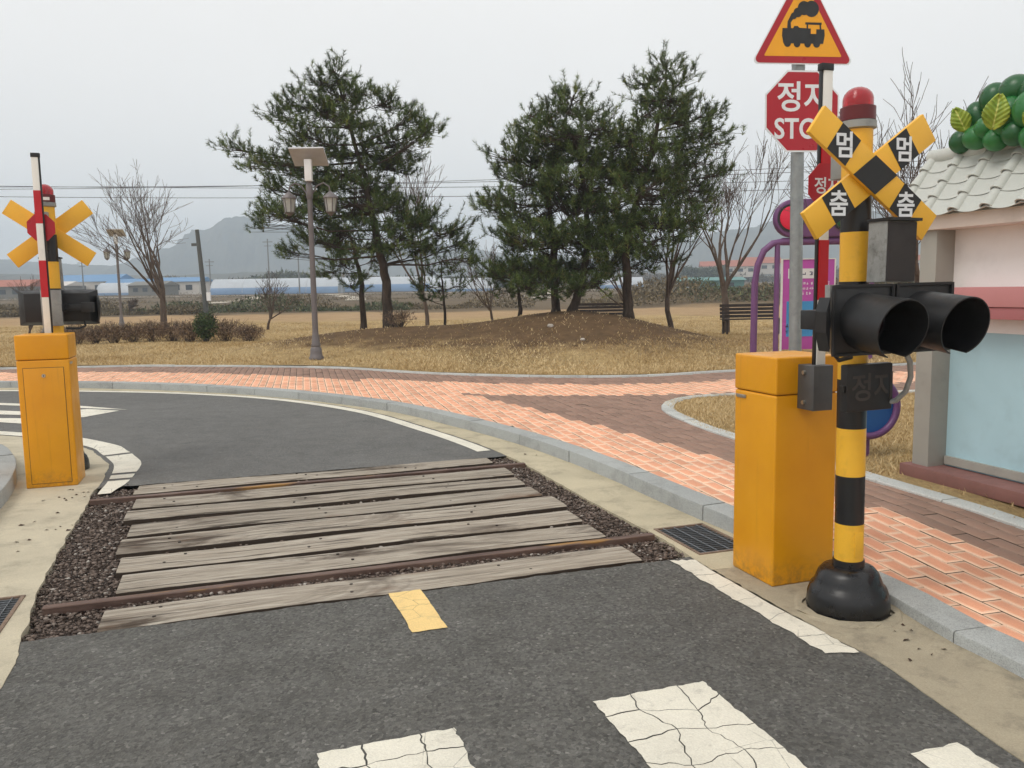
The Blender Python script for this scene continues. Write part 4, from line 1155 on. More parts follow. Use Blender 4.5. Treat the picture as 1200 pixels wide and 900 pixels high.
# ------------------------------------------------------------------ booth with tiled roof
M['booth_white'] = simple('booth_white_wall', S(240, 238, 236), 0.8, 0, 0.05, 1.5, 0.12, 0.1)
M['booth_blue'] = simple('booth_blue_wall', S(170, 202, 212), 0.8, 0, 0.06, 1.5, 0.15, 0.1)
M['booth_pink'] = simple('booth_pink_counter', S(196, 134, 134), 0.7, 0, 0.06, 2, 0.1)
M['booth_pink2'] = simple('booth_dark_pink', S(172, 108, 110), 0.7, 0, 0.06, 2, 0.1)
M['booth_grey'] = simple('booth_grey_pilaster', S(158, 156, 148), 0.8, 0, 0.08, 2, 0.2, 0.1)
M['plinth'] = simple('booth_plinth_brown', S(132, 92, 86), 0.8, 0, 0.12, 4, 0.35, 0.1)
M['fascia'] = simple('booth_cream_fascia', S(226, 214, 204), 0.7, 0, 0.06, 2, 0.15)
M['tile'] = simple('grey_roof_tile', S(194, 197, 191), 0.6, 0, 0.07, 5, 0.18, 0.05)
hz = 0.108
HB = empty('booth', (3.04, 6.2, hz), TH, 'small white and pale blue booth with grey tiled roof', 'booth')
LEN = 4.6
MB().box((0.60, -LEN / 2 - .03, 0.545), (0.86, LEN - .06, 1.09)).build('lower_wall', M['booth_blue'], HB)
MB().box((0.60, -LEN / 2 - .03, 1.60), (0.86, LEN - .06, 1.02 - .002)).build('upper_wall', M['booth_white'], HB)
MB().box((0.085, -LEN / 2 - .05, 1.345), (0.178, LEN - .4, 0.135)).build('counter', M['booth_pink'], HB, bevel=0.006)
MB().box((0.09, -LEN / 2 - .05, 1.235), (0.165, LEN - .4, 0.08)).build('counter_apron', M['booth_pink2'], HB, bevel=0.004)
MB().box((0.10, -.075, 0.93), (0.20, 0.15, 1.80)).build('pilaster', M['booth_grey'], HB, bevel=0.005)
MB().box((0.10, -LEN + .05, 0.93), (0.20, 0.15, 1.80)).build('pilaster', M['booth_grey'], HB, bevel=0.005)
MB().box((0.158, -LEN / 2, 0.13), (0.03, LEN - .32, 0.06)).build('skirting', M['booth_grey'], HB)
MB().box((0.08, -LEN / 2, 0.04), (0.30, LEN + .1, 0.09)).build('plinth', M['plinth'], HB, bevel=0.006)
MB().box((0.14, -LEN / 2, 1.885), (0.36, LEN + .28, 0.115)).build('fascia', M['fascia'], HB, bevel=0.006)
RX0, RZ0, RX1, RZ1 = -0.09, 1.925, 0.25, 2.375
rf = MB().prism([(RX0 + .03, RZ0), (1.2, RZ0), (RX1, RZ1 - .03)], -.155, .155).build('roof', M['tile'], HB)
rf.data.transform(Matrix.Scale((LEN + .28) / .31, 4, (0, 1, 0))); rf.data.transform(Matrix.Translation((0, -LEN / 2, 0)))
sl = Vector((RX1 - RX0, 0, RZ1 - RZ0)); SL = sl.length; sdir = sl.normalized(); snor = Vector((-sdir.z, 0, sdir.x))
TMx = Matrix((( sdir.x, 0, snor.x), (0, 1, 0), (sdir.z, 0, snor.z)))          # local: x up-slope, y along eave, z out
NROW = 4; tl = SL / NROW; SPC = 0.262
def tile_mesh(kind):
    vs_ = []; fs_ = []; nx, ny = 2, 12
    L = tl * 1.12
    if kind == 'cover':
        for i in range(nx + 1):
            for j in range(ny + 1):
                a = math.pi * j / ny; r = .047 - .008 * i / nx
                vs_.append((L * i / nx, -r * math.cos(a), r * math.sin(a) + .012 - .012 * i / nx))
    else:
        for i in range(nx + 1):
            for j in range(ny + 1):
                t = 2 * j / ny - 1; 
                vs_.append((L * i / nx - .018 * (1 - t * t) * (1 - i / nx), t * SPC * .5, .004 + .02 * t * t + .008 * (1 - i / nx)))
    for i in range(nx):
        for j in range(ny): fs_.append((i * (ny + 1) + j, i * (ny + 1) + j + 1, (i + 1) * (ny + 1) + j + 1, (i + 1) * (ny + 1) + j))
    b = len(vs_)
    vs_ += [(0, y, z - (.014 if kind != 'cover' else 0.0)) if kind != 'cover' else (x + .0, y * .82, z * .82) for x, y, z in vs_[:ny + 1]]
    for j in range(ny): fs_.append((j, b + j, b + j + 1, j + 1))
    me_ = bpy.data.meshes.new(kind + '_tile'); me_.from_pydata(vs_, [], fs_); me_.materials.append(M['tile'])
    me_.polygons.foreach_set('use_smooth', [True] * len(me_.polygons)); 
    try: me_.set_sharp_from_angle(angle=R_(50))
    except Exception: pass
    return me_
cov, pan = tile_mesh('cover'), tile_mesh('pan')
ncol = int((LEN + .28) / SPC)
for c in range(ncol):
    yv = .15 - SPC * .55 - c * SPC
    for r in range(NROW):
        base = Vector((RX0, 0, RZ0)) + sdir * (r * tl) + snor * .004
        for me_, yy in ((pan, yv), (cov, yv + SPC / 2)):
            o = bpy.data.objects.new('roof_tile', me_); col.objects.link(o); o.parent = rf
            o.matrix_local = Matrix.Translation(base + Vector((0, yy, 0))) @ TMx.to_4x4() @ Matrix.Rotation(rng.gauss(0, .01), 4, 'Z')
for c in range(ncol):
    y1 = .17 - c * SPC
    m_ = MB(); m_.tube([(RX1, y1, RZ1 + .012), (RX1, y1 - .03, RZ1 + .012), (RX1, y1 - SPC + .003, RZ1 + .012)], [.062, .058, .055], 18)
    m_.build('ridge_tile', M['tile'], rf, smooth=True)

# bunch of green berries with leaves on the ridge
M['grape'] = simple('green_berry_paint', S(44, 112, 56), 0.32, 0, 0.18, 3, 0.0, 0.03)
M['grape_dk'] = simple('dark_green_berry_paint', S(30, 86, 44), 0.32, 0, 0.18, 3)
def m_leaf():
    g = N('painted_leaf', 0.5); v = g.coord('Object')
    sx_ = g.add('ShaderNodeSeparateXYZ'); g.link(v, sx_.inputs[0])
    rib = g.math('SINE', g.math('ADD', g.math('MULTIPLY', sx_.outputs[2], 190.0), g.math('MULTIPLY', g.math('ABSOLUTE', sx_.outputs[0]), -150.0)))
    c_ = g.ramp(g.noise(v, 9, 5), [(0.3, S(112, 142, 38)), (0.7, S(188, 198, 78))])
    mid_ = g.ramp(g.math('ABSOLUTE', sx_.outputs[0]), [(0.0, 1.0), (0.006, 0.0)])
    c_ = g.mix(g.ramp(rib, [(0.75, 0.0), (1.0, 0.45)]), c_, S(92, 120, 30)); c_ = g.mix(mid_, c_, S(214, 216, 120))
    g.base(c_); g.bump(rib, 0.3, 0.01)
    return g.m
M['leaf'] = m_leaf()
gb = empty('berry_sculpture', (3.25, 6.05, hz + RZ1), 0, 'glossy green berry cluster sculpture on the booth ridge', 'sculpture')
bpy.context.view_layer.update()
gi = gb.matrix_world.inverted()
def gd(px): return 6.12 - (px - 1126) * .0067
berries = [(1127, 166, .085, .085, 0, 0), (1145, 161, .095, .085, -.10, 1), (1146, 138, .085, .115, .02, 0), (1166, 116, .10, .11, .02, 0), (1191, 107, .11, .11, 0, 0), (1155, 150, .075, .075, -.12, 1),
           (1182, 137, .10, .135, -.10, 1), (1167, 164, .08, .075, -.12, 1), (1190, 156, .085, .085, -.12, 0), (1206, 128, .1, .12, -.1, 1), (1216, 106, .11, .11, .02, 0), (1212, 160, .09, .09, -.1, 1), (1236, 140, .1, .1, -.05, 0), (1238, 165, .09, .09, -.1, 1), (1160, 140, .11, .11, .16, 0), (1190, 130, .12, .12, .18, 0), (1215, 135, .12, .12, .16, 0), (1140, 160, .09, .09, .14, 0)]
for px, py, rx, rz_, dd, mk in berries:
    p = gi @ at(px, py, gd(px) + dd)
    MB().ball((0, 0, 0), (rx, rx, rz_), 24, 14, (rng.uniform(-.2, .2), rng.uniform(-.3, .3), 0)).build('berry', M['grape'] if mk else M['grape_dk'], gb, smooth=True, angle=90).location = p
def leaf(px, py, dd, size, tilt):
    n = 20; vs_ = []; fs_ = []
    for i in range(n + 1):
        t = i / n; w = .34 * (math.sin(math.pi * t ** .8) ** .8 if 0 < t < 1 else 0) * (1 + .09 * (i % 2)) + .012
        for j, q in enumerate((-1, -.5, 0, .5, 1)): vs_.append((q * w * size, -.14 * abs(q) * size * (1 if q else 0) - .16 * size * math.sin(t * 3.1) + .012 * size * (i % 2) * abs(q), t * size))
    for i in range(n):
        for j in range(4): fs_.append((i * 5 + j, i * 5 + j + 1, (i + 1) * 5 + j + 1, (i + 1) * 5 + j))
    me_ = bpy.data.meshes.new('leaf'); me_.from_pydata(vs_, [], fs_); me_.polygons.foreach_set('use_smooth', [True] * len(me_.polygons))
    o = link_mesh('leaf', me_, M['leaf'], gb); md = o.modifiers.new('thick', 'SOLIDIFY'); md.thickness = .012
    o.location = gi @ at(px, py, gd(px) + dd); o.rotation_euler = (0.1, tilt, -0.45)
leaf(1131, 153, -.12, .17, -.45); leaf(1163, 151, -.24, .215, .15); leaf(1206, 150, -.22, .17, .3)

# ------------------------------------------------------------------ purple play signals beyond the path
M['purple'] = simple('purple_paint', S(112, 72, 118), 0.45, 0, 0.08, 3, 0.12)
M['blue_disc'] = simple('blue_sign_paint', S(40, 92, 156), 0.5, 0, 0.08, 3)
M['red_disc'] = simple('red_lens_paint', S(222, 28, 66), 0.4, 0, 0.05, 3)
M['yel_disc'] = simple('yellow_lens_paint', S(236, 176, 40), 0.4, 0, 0.05, 3)
M['grn_disc'] = simple('green_lens_paint', S(36, 92, 56), 0.4, 0, 0.05, 3)
YA = 15.6
ar = empty('traffic_light_arch', (5.6, YA, 0.12), 0, 'purple arch carrying a toy traffic light over the lawn', 'play signal')
def A(px, py): p = at(px, py, YA); return Vector((p.x - 5.6, 0, p.z - .12))
xl, xr = A(884, 330).x, A(1021, 330).x; zb_ = A(930, 283).z
for s, x in ((1, xl), (-1, xr)):
    MB().tube([(x, 0, 0), (x + s * .01, 0, zb_ - .75), (x + s * .06, 0, zb_ - .42), (x + s * .17, 0, zb_ - .16), (x + s * .33, 0, zb_ - .03), (x + s * .52, 0, zb_)], .062, 14).build('curved_post', M['purple'], ar, smooth=True)
    MB().tube([(x + s * .42, 0, 0), (x + s * .42, 0, zb_ - .03)], .05, 12).build('post', M['purple'], ar, smooth=True)
MB().tube([(xl + .5, 0, zb_), (xr - .5, 0, zb_)], .07, 14).build('beam', M['purple'], ar, smooth=True)
cx0, cx1 = A(929, 255).x, A(985, 255).x; czl = A(930, 256).z
cap = []
for k in range(13): a = math.pi / 2 - math.pi * k / 12; cap.append((cx1 + .35 * math.cos(a), czl + .35 * math.sin(a)))
for k in range(13): a = -math.pi / 2 - math.pi * k / 12; cap.append((cx0 + .35 * math.cos(a), czl + .35 * math.sin(a)))
hs = MB().prism(cap[::-1], -.10, .10).build('light_housing', M['purple'], ar, bevel=.03, seg=3)
for x, k in ((cx0 - .06, 'red_disc'), ((cx0 + cx1) / 2, 'yel_disc'), (cx1 + .06, 'grn_disc')):
    m_ = MB(); m_.tube([(x, -.10, czl), (x, -.135, czl), (x, -.15, czl)], [.215, .215, .18], 32); m_.build('light_disc', M[k], hs, smooth=True)
    m_ = MB(); m_.tube([(x, -.098, czl), (x, -.118, czl)], [.255, .255], 32); m_.build('light_rim', M['sign_black'], hs, smooth=True)

rd = empty('round_play_sign', (3.0, 6.93, 0.105), R_(10), 'round blue sign in a purple double ring on short stub', 'play sign')
MB().tube([(0, 0, -.02), (0, 0, .16)], .03, 12).build('stub', M['purple'], rd, smooth=True)
def ring(name, y, r, t):
    pts = [(r * math.cos(k * math.pi / 24), y, .42 + r * math.sin(k * math.pi / 24)) for k in range(49)]
    MB().tube(pts, t, 10, cap=False).build(name, M['purple'], rd, smooth=True)
ring('ring', -.05, .245, .03); ring('ring', .05, .245, .03)
m_ = MB(); m_.tube([(0, -.03, .42), (0, .03, .42)], .235, 40); m_.build('disc', M['blue_disc'], rd)

M['banner'] = simple('magenta_banner', S(190, 84, 172), 0.6, 0, 0.06, 2)
M['banner_sky'] = simple('banner_blue_print', S(70, 150, 206), 0.6, 0, 0.15, 3)
M['paper'] = simple('banner_white_print', S(236, 236, 236), 0.6, 0, 0.03, 3)
M['ink'] = simple('banner_dark_ink', S(56, 60, 96), 0.6)
M['lime'] = simple('banner_yellow_print', S(206, 214, 70), 0.6)
YB = 17.0
bp = at(947, 333, YB)
bn = empty('information_banner', (bp.x, YB, .15), R_(4), 'magenta standing banner with white headline and blue picture', 'banner')
bt = at(947, 303, YB).z - .15; bw = .54
MB().box((0, 0, bt / 2 + .05), (bw * 2, .03, bt - .1)).build('board', M['banner'], bn, bevel=.004)
fr = MB()
for s in (-1, 1): fr.box((s * (bw + .012), 0, bt / 2), (.026, .05, bt)); 
fr.box((0, 0, bt - .008), (bw * 2, .05, .02)); fr.build('frame', M['white_arm'], bn)
MB().box((-.035, -.018, bt - .30), (.79, .004, .20)).build('headline_field', M['paper'], bn)
def print_marks(name, mat, x0, x1, z, h, y, seed):
    """print too small to read in the photograph: clusters of short strokes"""
    r = random.Random(seed); m_ = MB(); x = x0
    while x < x1:
        w = h * r.uniform(.6, .95)
        for _ in range(r.randint(3, 4)):
            if r.random() < .55: m_.box((x + w / 2, y - r.uniform(0, .0008), z + r.uniform(-.42, .42) * h), (w * r.uniform(.5, .95), .0012, h * .14))
            else: m_.box((x + w * r.uniform(.15, .9), y - r.uniform(0, .0008), z + r.uniform(-.12, .12) * h), (h * .14, .0012, h * r.uniform(.4, .8)))
        x += w + h * (.16 if r.random() < .75 else .55)
    o = m_.build(name, mat, bn); o['kind'] = 'stuff'; return o
print_marks('headline_print', M['ink'], -.38, .30, bt - .30, .105, -.0212, 5)
for k in range(3): print_marks('body_print', M['paper'], -.40 + .05 * (k == 2), (.42, .38, .20)[k], bt - .50 - .10 * k, .07, -.0165, 6 + k)
MB().box((-.02, -.018, bt - 1.22), (.86, .004, .72)).build('picture', M['banner_sky'], bn)
m_ = MB(); m_.tube([(.22, -.0205, bt - 1.02), (.22, -.0225, bt - 1.02)], .11, 20); m_.build('picture_flower', M['lime'], bn)
MB().prism([(.1, bt - 1.58), (.32, bt - 1.58), (.2, bt - 1.05)], -.0235, -.021).build('picture_tower', M['paper'], bn)
print_marks('side_print', M['ink'], -.47, -.40, bt - 1.35, .09, -.0212, 12); print_marks('side_print', M['ink'], -.47, -.40, bt - 1.50, .09, -.0212, 13)

# ------------------------------------------------------------------ benches
M['bench'] = simple('dark_bench_timber', S(52, 42, 38), 0.7, 0, 0.2, 6, 0.1)
def bench(loc, rz, w, label):
    b_ = empty('park_bench', loc, rz, label, 'bench', 'dark timber park benches')
    for s in (-1, 1):
        MB().box((s * (w / 2 - .1), -.18, .22), (.06, .06, .44)).build('leg', M['bench'], b_); MB().box((s * (w / 2 - .1), .2, .43), (.06, .06, .86), rot=(-.1, 0, 0)).build('leg', M['bench'], b_)
        MB().box((s * (w / 2 - .1), 0, .42), (.06, .42, .05)).build('rail', M['bench'], b_)
    for k in range(4): MB().box((0, -.2 + k * .12, .46), (w, .1, .03)).build('seat_slat', M['bench'], b_)
    for k in range(4): MB().box((0, .2 + .012 * k, .54 + k * .105), (w, .03, .085)).build('back_slat', M['bench'], b_)
p = at(880, 388, 24.5); bench((p.x, 24.5, float(zg(p.x, 24.5))), 0.06, 1.75, 'dark slatted bench beside the purple arch')
p = at(705, 380, 27.5); bench((p.x, 27.5, float(zg(p.x, 27.5))), -0.08, 2.0, 'dark slatted bench half hidden behind the pine mound')

# ------------------------------------------------------------------ solar street lamps and poles
M['lamp'] = simple('taupe_lamp_paint', S(114, 108, 108), 0.5, 0.2, 0.1, 4, 0.2)
M['lamp_glass'] = simple('frosted_lamp_glass', S(176, 178, 172), 0.25, 0, 0.1, 5)
M['solar'] = simple('solar_panel_back', S(184, 184, 186), 0.5, 0.2, 0.1, 3)
M['solar_face'] = simple('solar_cells', S(28, 34, 56), 0.2, 0.1, 0.1, 3)
def street_lamp(loc, label, rz=0.0):
    g_ = empty('street_lamp', loc, rz, label, 'street lamp', 'solar street lamps on the lawn')
    MB().lathe([(.15, 0), (.155, .04), (.13, .08), (.12, .16), (.115, .24), (.09, .28), (.10, .31), (.085, .35), (.075, .50), (.065, .56), (.06, .6)], 20).build('base', M['lamp'], g_, smooth=True)
    MB().tube([(0, 0, .58), (0, 0, 3.7), (0, 0, 3.96)], [.062, .05, .05], 14).build('post', M['lamp'], g_, smooth=True)
    MB().lathe([(.058, 3.52), (.068, 3.55), (.068, 3.80), (.055, 3.83)], 14).build('collar', M['lamp'], g_, smooth=True)
    MB().box((.01, -.06, 4.12), (.14, .12, .46)).build('control_box', M['paper'], g_, bevel=.01)
    pn = MB().box((0.02, 0, 4.42), (.70, .56, .035), rot=(R_(-32), 0, 0)).build('solar_panel', M['solar'], g_)
    MB().box((.02, .0, 4.442), (.64, .50, .012), rot=(R_(-32), 0, 0)).build('solar_cells', M['solar_face'], pn)
    for s in (-1, 1):
        am = MB().tube([(s * .05, 0, 3.62), (s * .16, 0, 3.80), (s * .29, 0, 3.86), (s * .40, 0, 3.78), (s * .42, 0, 3.66)], .017, 8).build('arm', M['lamp'], g_, smooth=True)
        ln = MB().lathe([(.02, 3.68), (.06, 3.64), (.15, 3.56), (.155, 3.53), (.13, 3.53)], 12, (s * .42, 0, 0)).build('lantern_hood', M['lamp'], g_, smooth=True)
        MB().lathe([(.125, 3.528), (.085, 3.24), (.03, 3.22)], 6, (s * .42, 0, 0)).build('lantern_glass', M['lamp_glass'], ln)
        m_ = MB()
        for k in range(6):
            a = k * math.pi / 3; m_.tube([(s * .42 + .13 * math.cos(a), .13 * math.sin(a), 3.53), (s * .42 + .09 * math.cos(a), .09 * math.sin(a), 3.23)], .011, 4)
        m_.build('lantern_cage', M['lamp'], ln)
        MB().lathe([(.095, 3.225), (.06, 3.19), (.015, 3.15)], 10, (s * .42, 0, 0)).build('lantern_foot', M['lamp'], ln, smooth=True)
    g_.scale = (1, 1, .93)
    return g_
p = at(371, 423, 17.16); street_lamp((p.x, 17.16, float(zg(p.x, 17.16))), 'tall taupe solar lamp with two lanterns in front of the big pine')
p = at(140, 340, 36.5); street_lamp((p.x, 36.5, float(zg(p.x, 36.5))), 'distant solar lamp with two lanterns beside the bare tree', 0.15)

M['pole_dark'] = simple('dark_utility_pole', S(82, 84, 82), 0.8, 0, 0.1, 2)
M['pole_far'] = simple('far_utility_pole', S(120, 120, 118), 0.8)
p = at(239, 340, 60); up_ = empty('utility_pole', (p.x, 60, float(zg(p.x, 60))), 0, 'dark leaning utility pole with small lamp beside the bare tree', 'utility pole')
MB().tube([(0.1, 0, -.3), (-.25, 0, 6.05)], [.19, .14], 12).build('shaft', M['pole_dark'], up_, smooth=True)
MB().box((-.45, 0, 5.0), (.5, .1, .2)).build('lamp_head', M['pole_dark'], up_)
MB().box((.35, -.1, 1.3), (.25, .2, .6)).build('meter_box', M['paper'], up_)
far_poles = [(247, 200, 8.5, 'far utility pole with crossarm standing behind the dark pole'), (316, 190, 12.5, 'tall thin far pole behind the long white greenhouse'), (351, 190, 11.0, 'thin far pole seen left of the lamp post'), (735, 170, 5.0, 'pale far pole seen between the pine and the bare tree'), (98, 210, 9.0, 'far utility pole above the blue roofed sheds'), (639, 150, 6.0, 'pale far post behind the small pine')]
for px, d, h, lb in far_poles:
    p = at(px, 338, d); z = float(zg(p.x, d)); g_ = empty('utility_pole', (p.x, d, z), 0, lb, 'utility pole', 'far utility poles')
    MB().tube([(0, 0, -.3), (0, 0, h)], [.17, .12], 8).build('shaft', M['pole_far'], g_, smooth=True)
    if h > 8: MB().box((0, 0, h - .7), (2.2, .15, .15)).build('crossarm', M['pole_far'], g_); MB().box((0, 0, h - 1.6), (1.6, .15, .12)).build('crossarm', M['pole_far'], g_)
# overhead lines between two pylons outside the picture
M['wire'] = simple('overhead_wire', S(70, 72, 74), 0.6)
ends = []
for x, lb in ((-78, 'power line pole beyond the crossing signal'), (86, 'power line pole beyond the booth')):
    g_ = empty('power_pole', (x, 90, .3), 0, lb, 'power pole', 'power line poles')
    MB().tube([(0, 0, -.3), (0, 0, 15.5)], [.25, .17], 10).build('shaft', M['pole_far'], g_, smooth=True)
    for z in (13.2, 15.0): MB().box((0, 0, z), (.2, 2.4, .18)).build('crossarm', M['pole_far'], g_)
WL = [(222, 196, 0, 'upper overhead wire crossing the grey sky'), (231, 222, 1, 'lower overhead wire crossing the grey sky'), (218, 214, 2, 'middle overhead wire crossing the grey sky'), (227, 186, 3, 'steep overhead wire rising toward the pines')]
for py0, py1, k, lb in WL:
    d = 90 + k * 1.2 - 2; a = at(-250, py0 + 6, d); b = at(1450, py1 - 14, d)
    a.x, b.x = -78, 86
    pts = [a.lerp(b, t / 40) - Vector((0, 0, 1.6 * 4 * (t / 40) * (1 - t / 40))) + Vector((0, 0, 1.0)) for t in range(41)]
    setk(MB().tube(pts, .03, 5).build('power_line', M['wire'], smooth=True), lb, 'power line', 'overhead power lines')

# ------------------------------------------------------------------ trees
def m_bark(name, a, b, sc_=8):
    g = N(name, 0.95, spec=0.2)
    v = g.coord('Object', (1, 1, 0.25)); n = g.noise(v, sc_, 7, 0.7, 0.6)
    g.base(g.ramp(n, [(0.3, a), (0.7, b)])); g.bump(n, 0.9, 0.03)
    return g.m
M['pine_bark'] = m_bark('pine_bark', S(48, 42, 38), S(96, 84, 74))
M['bare_bark'] = m_bark('bare_bark', S(66, 56, 50), S(116, 102, 92))
def m_needle(name, stops):
    g = N(name, 0.6, spec=0.3)
    a = g.add('ShaderNodeAttribute'); a.attribute_name = 'rnd'
    g.base(g.ramp(a.outputs['Fac'], stops))
    return g.m
M['needle'] = m_needle('pine_needles', [(0.0, S(38, 50, 26)), (0.45, S(78, 98, 48)), (0.85, S(128, 146, 80)), (1.0, S(140, 114, 66))])
M['dry_leaf'] = m_needle('brown_shrub_leaves', [(0.0, S(84, 68, 56)), (0.5, S(128, 106, 86)), (1.0, S(168, 142, 114))])
M['green_leaf'] = m_needle('evergreen_leaves', [(0.0, S(36, 52, 30)), (0.6, S(66, 88, 50)), (1.0, S(104, 120, 66))])

class Tubes:
    """fast many-branch tube mesh"""
    def __init__(s): s.V = []; s.F = []; s.n = 0
    def add(s, pts, rad, n):
        P = np.array([tuple(p) for p in pts]); T = np.gradient(P, axis=0); T /= np.linalg.norm(T, axis=1)[:, None] + 1e-9
        ref = np.array([0.21, 0.33, 0.92]) if abs(T[0] @ np.array([0.21, 0.33, 0.92])) < 0.9 else np.array([1.0, 0.1, 0.0])
        A = np.cross(T, ref); A /= np.linalg.norm(A, axis=1)[:, None] + 1e-9; B = np.cross(T, A)
        k = np.arange(n) * 2 * math.pi / n; r = np.asarray(rad, float)[:, None, None]
        Vx = P[:, None] + r * (A[:, None] * np.cos(k)[None, :, None] + B[:, None] * np.sin(k)[None, :, None])
        m = len(P); i = np.arange(m - 1)[:, None] * n; j = np.arange(n)[None]; j2 = (j + 1) % n
        s.F.append((np.stack([i + j, i + j2, i + n + j2, i + n + j], -1).reshape(-1, 4) + s.n)); s.V.append(Vx.reshape(-1, 3)); s.n += m * n
    def batch(s, P, rad, n=3):
        '''many equal tubes at once, P[count, points, 3]'''
        P = np.asarray(P, float); c, m, _ = P.shape
        T = np.gradient(P, axis=1); T /= np.linalg.norm(T, axis=2, keepdims=True) + 1e-9
        A = np.cross(T, np.array([0.53, 0.61, 0.59])); A /= np.linalg.norm(A, axis=2, keepdims=True) + 1e-9; B = np.cross(T, A)
        k = np.arange(n) * 2 * math.pi / n; r = np.asarray(rad, float)[None, :, None, None]
        Vx = P[:, :, None] + r * (A[:, :, None] * np.cos(k)[None, None, :, None] + B[:, :, None] * np.sin(k)[None, None, :, None])
        i = np.arange(m - 1)[:, None] * n; j = np.arange(n)[None]; j2 = (j + 1) % n
        f = np.stack([i + j, i + j2, i + n + j2, i + n + j], -1).reshape(-1, 4)
        s.F.append((f[None] + (np.arange(c) * m * n)[:, None, None] + s.n).reshape(-1, 4)); s.V.append(Vx.reshape(-1, 3)); s.n += c * m * n
    def build(s, name, mat, parent=None):
        me_ = raw_mesh(name, np.concatenate(s.V), np.concatenate(s.F), 4)
        me_.polygons.foreach_set('use_smooth', [True] * len(me_.polygons))
        return link_mesh(name, me_, mat, parent)

def tri_cloud(name, P0, P1, width, mat, parent, rnd):
    """thin pointed needles or leaves from base points to tips"""
    n = len(P0); D = P1 - P0; Q = nrg.normal(size=(n, 3)); W = np.cross(D, Q); W /= np.linalg.norm(W, axis=1)[:, None] + 1e-9
    V3 = np.stack([P0 - W * width, P0 + W * width, P1], 1)
    me_ = raw_mesh(name, V3, np.arange(n * 3), 3)
    ra = me_.attributes.new('rnd', 'FLOAT', 'FACE'); ra.data.foreach_set('value', np.clip(rnd, 0, 1).astype(np.float32))
    return link_mesh(name, me_, mat, parent)

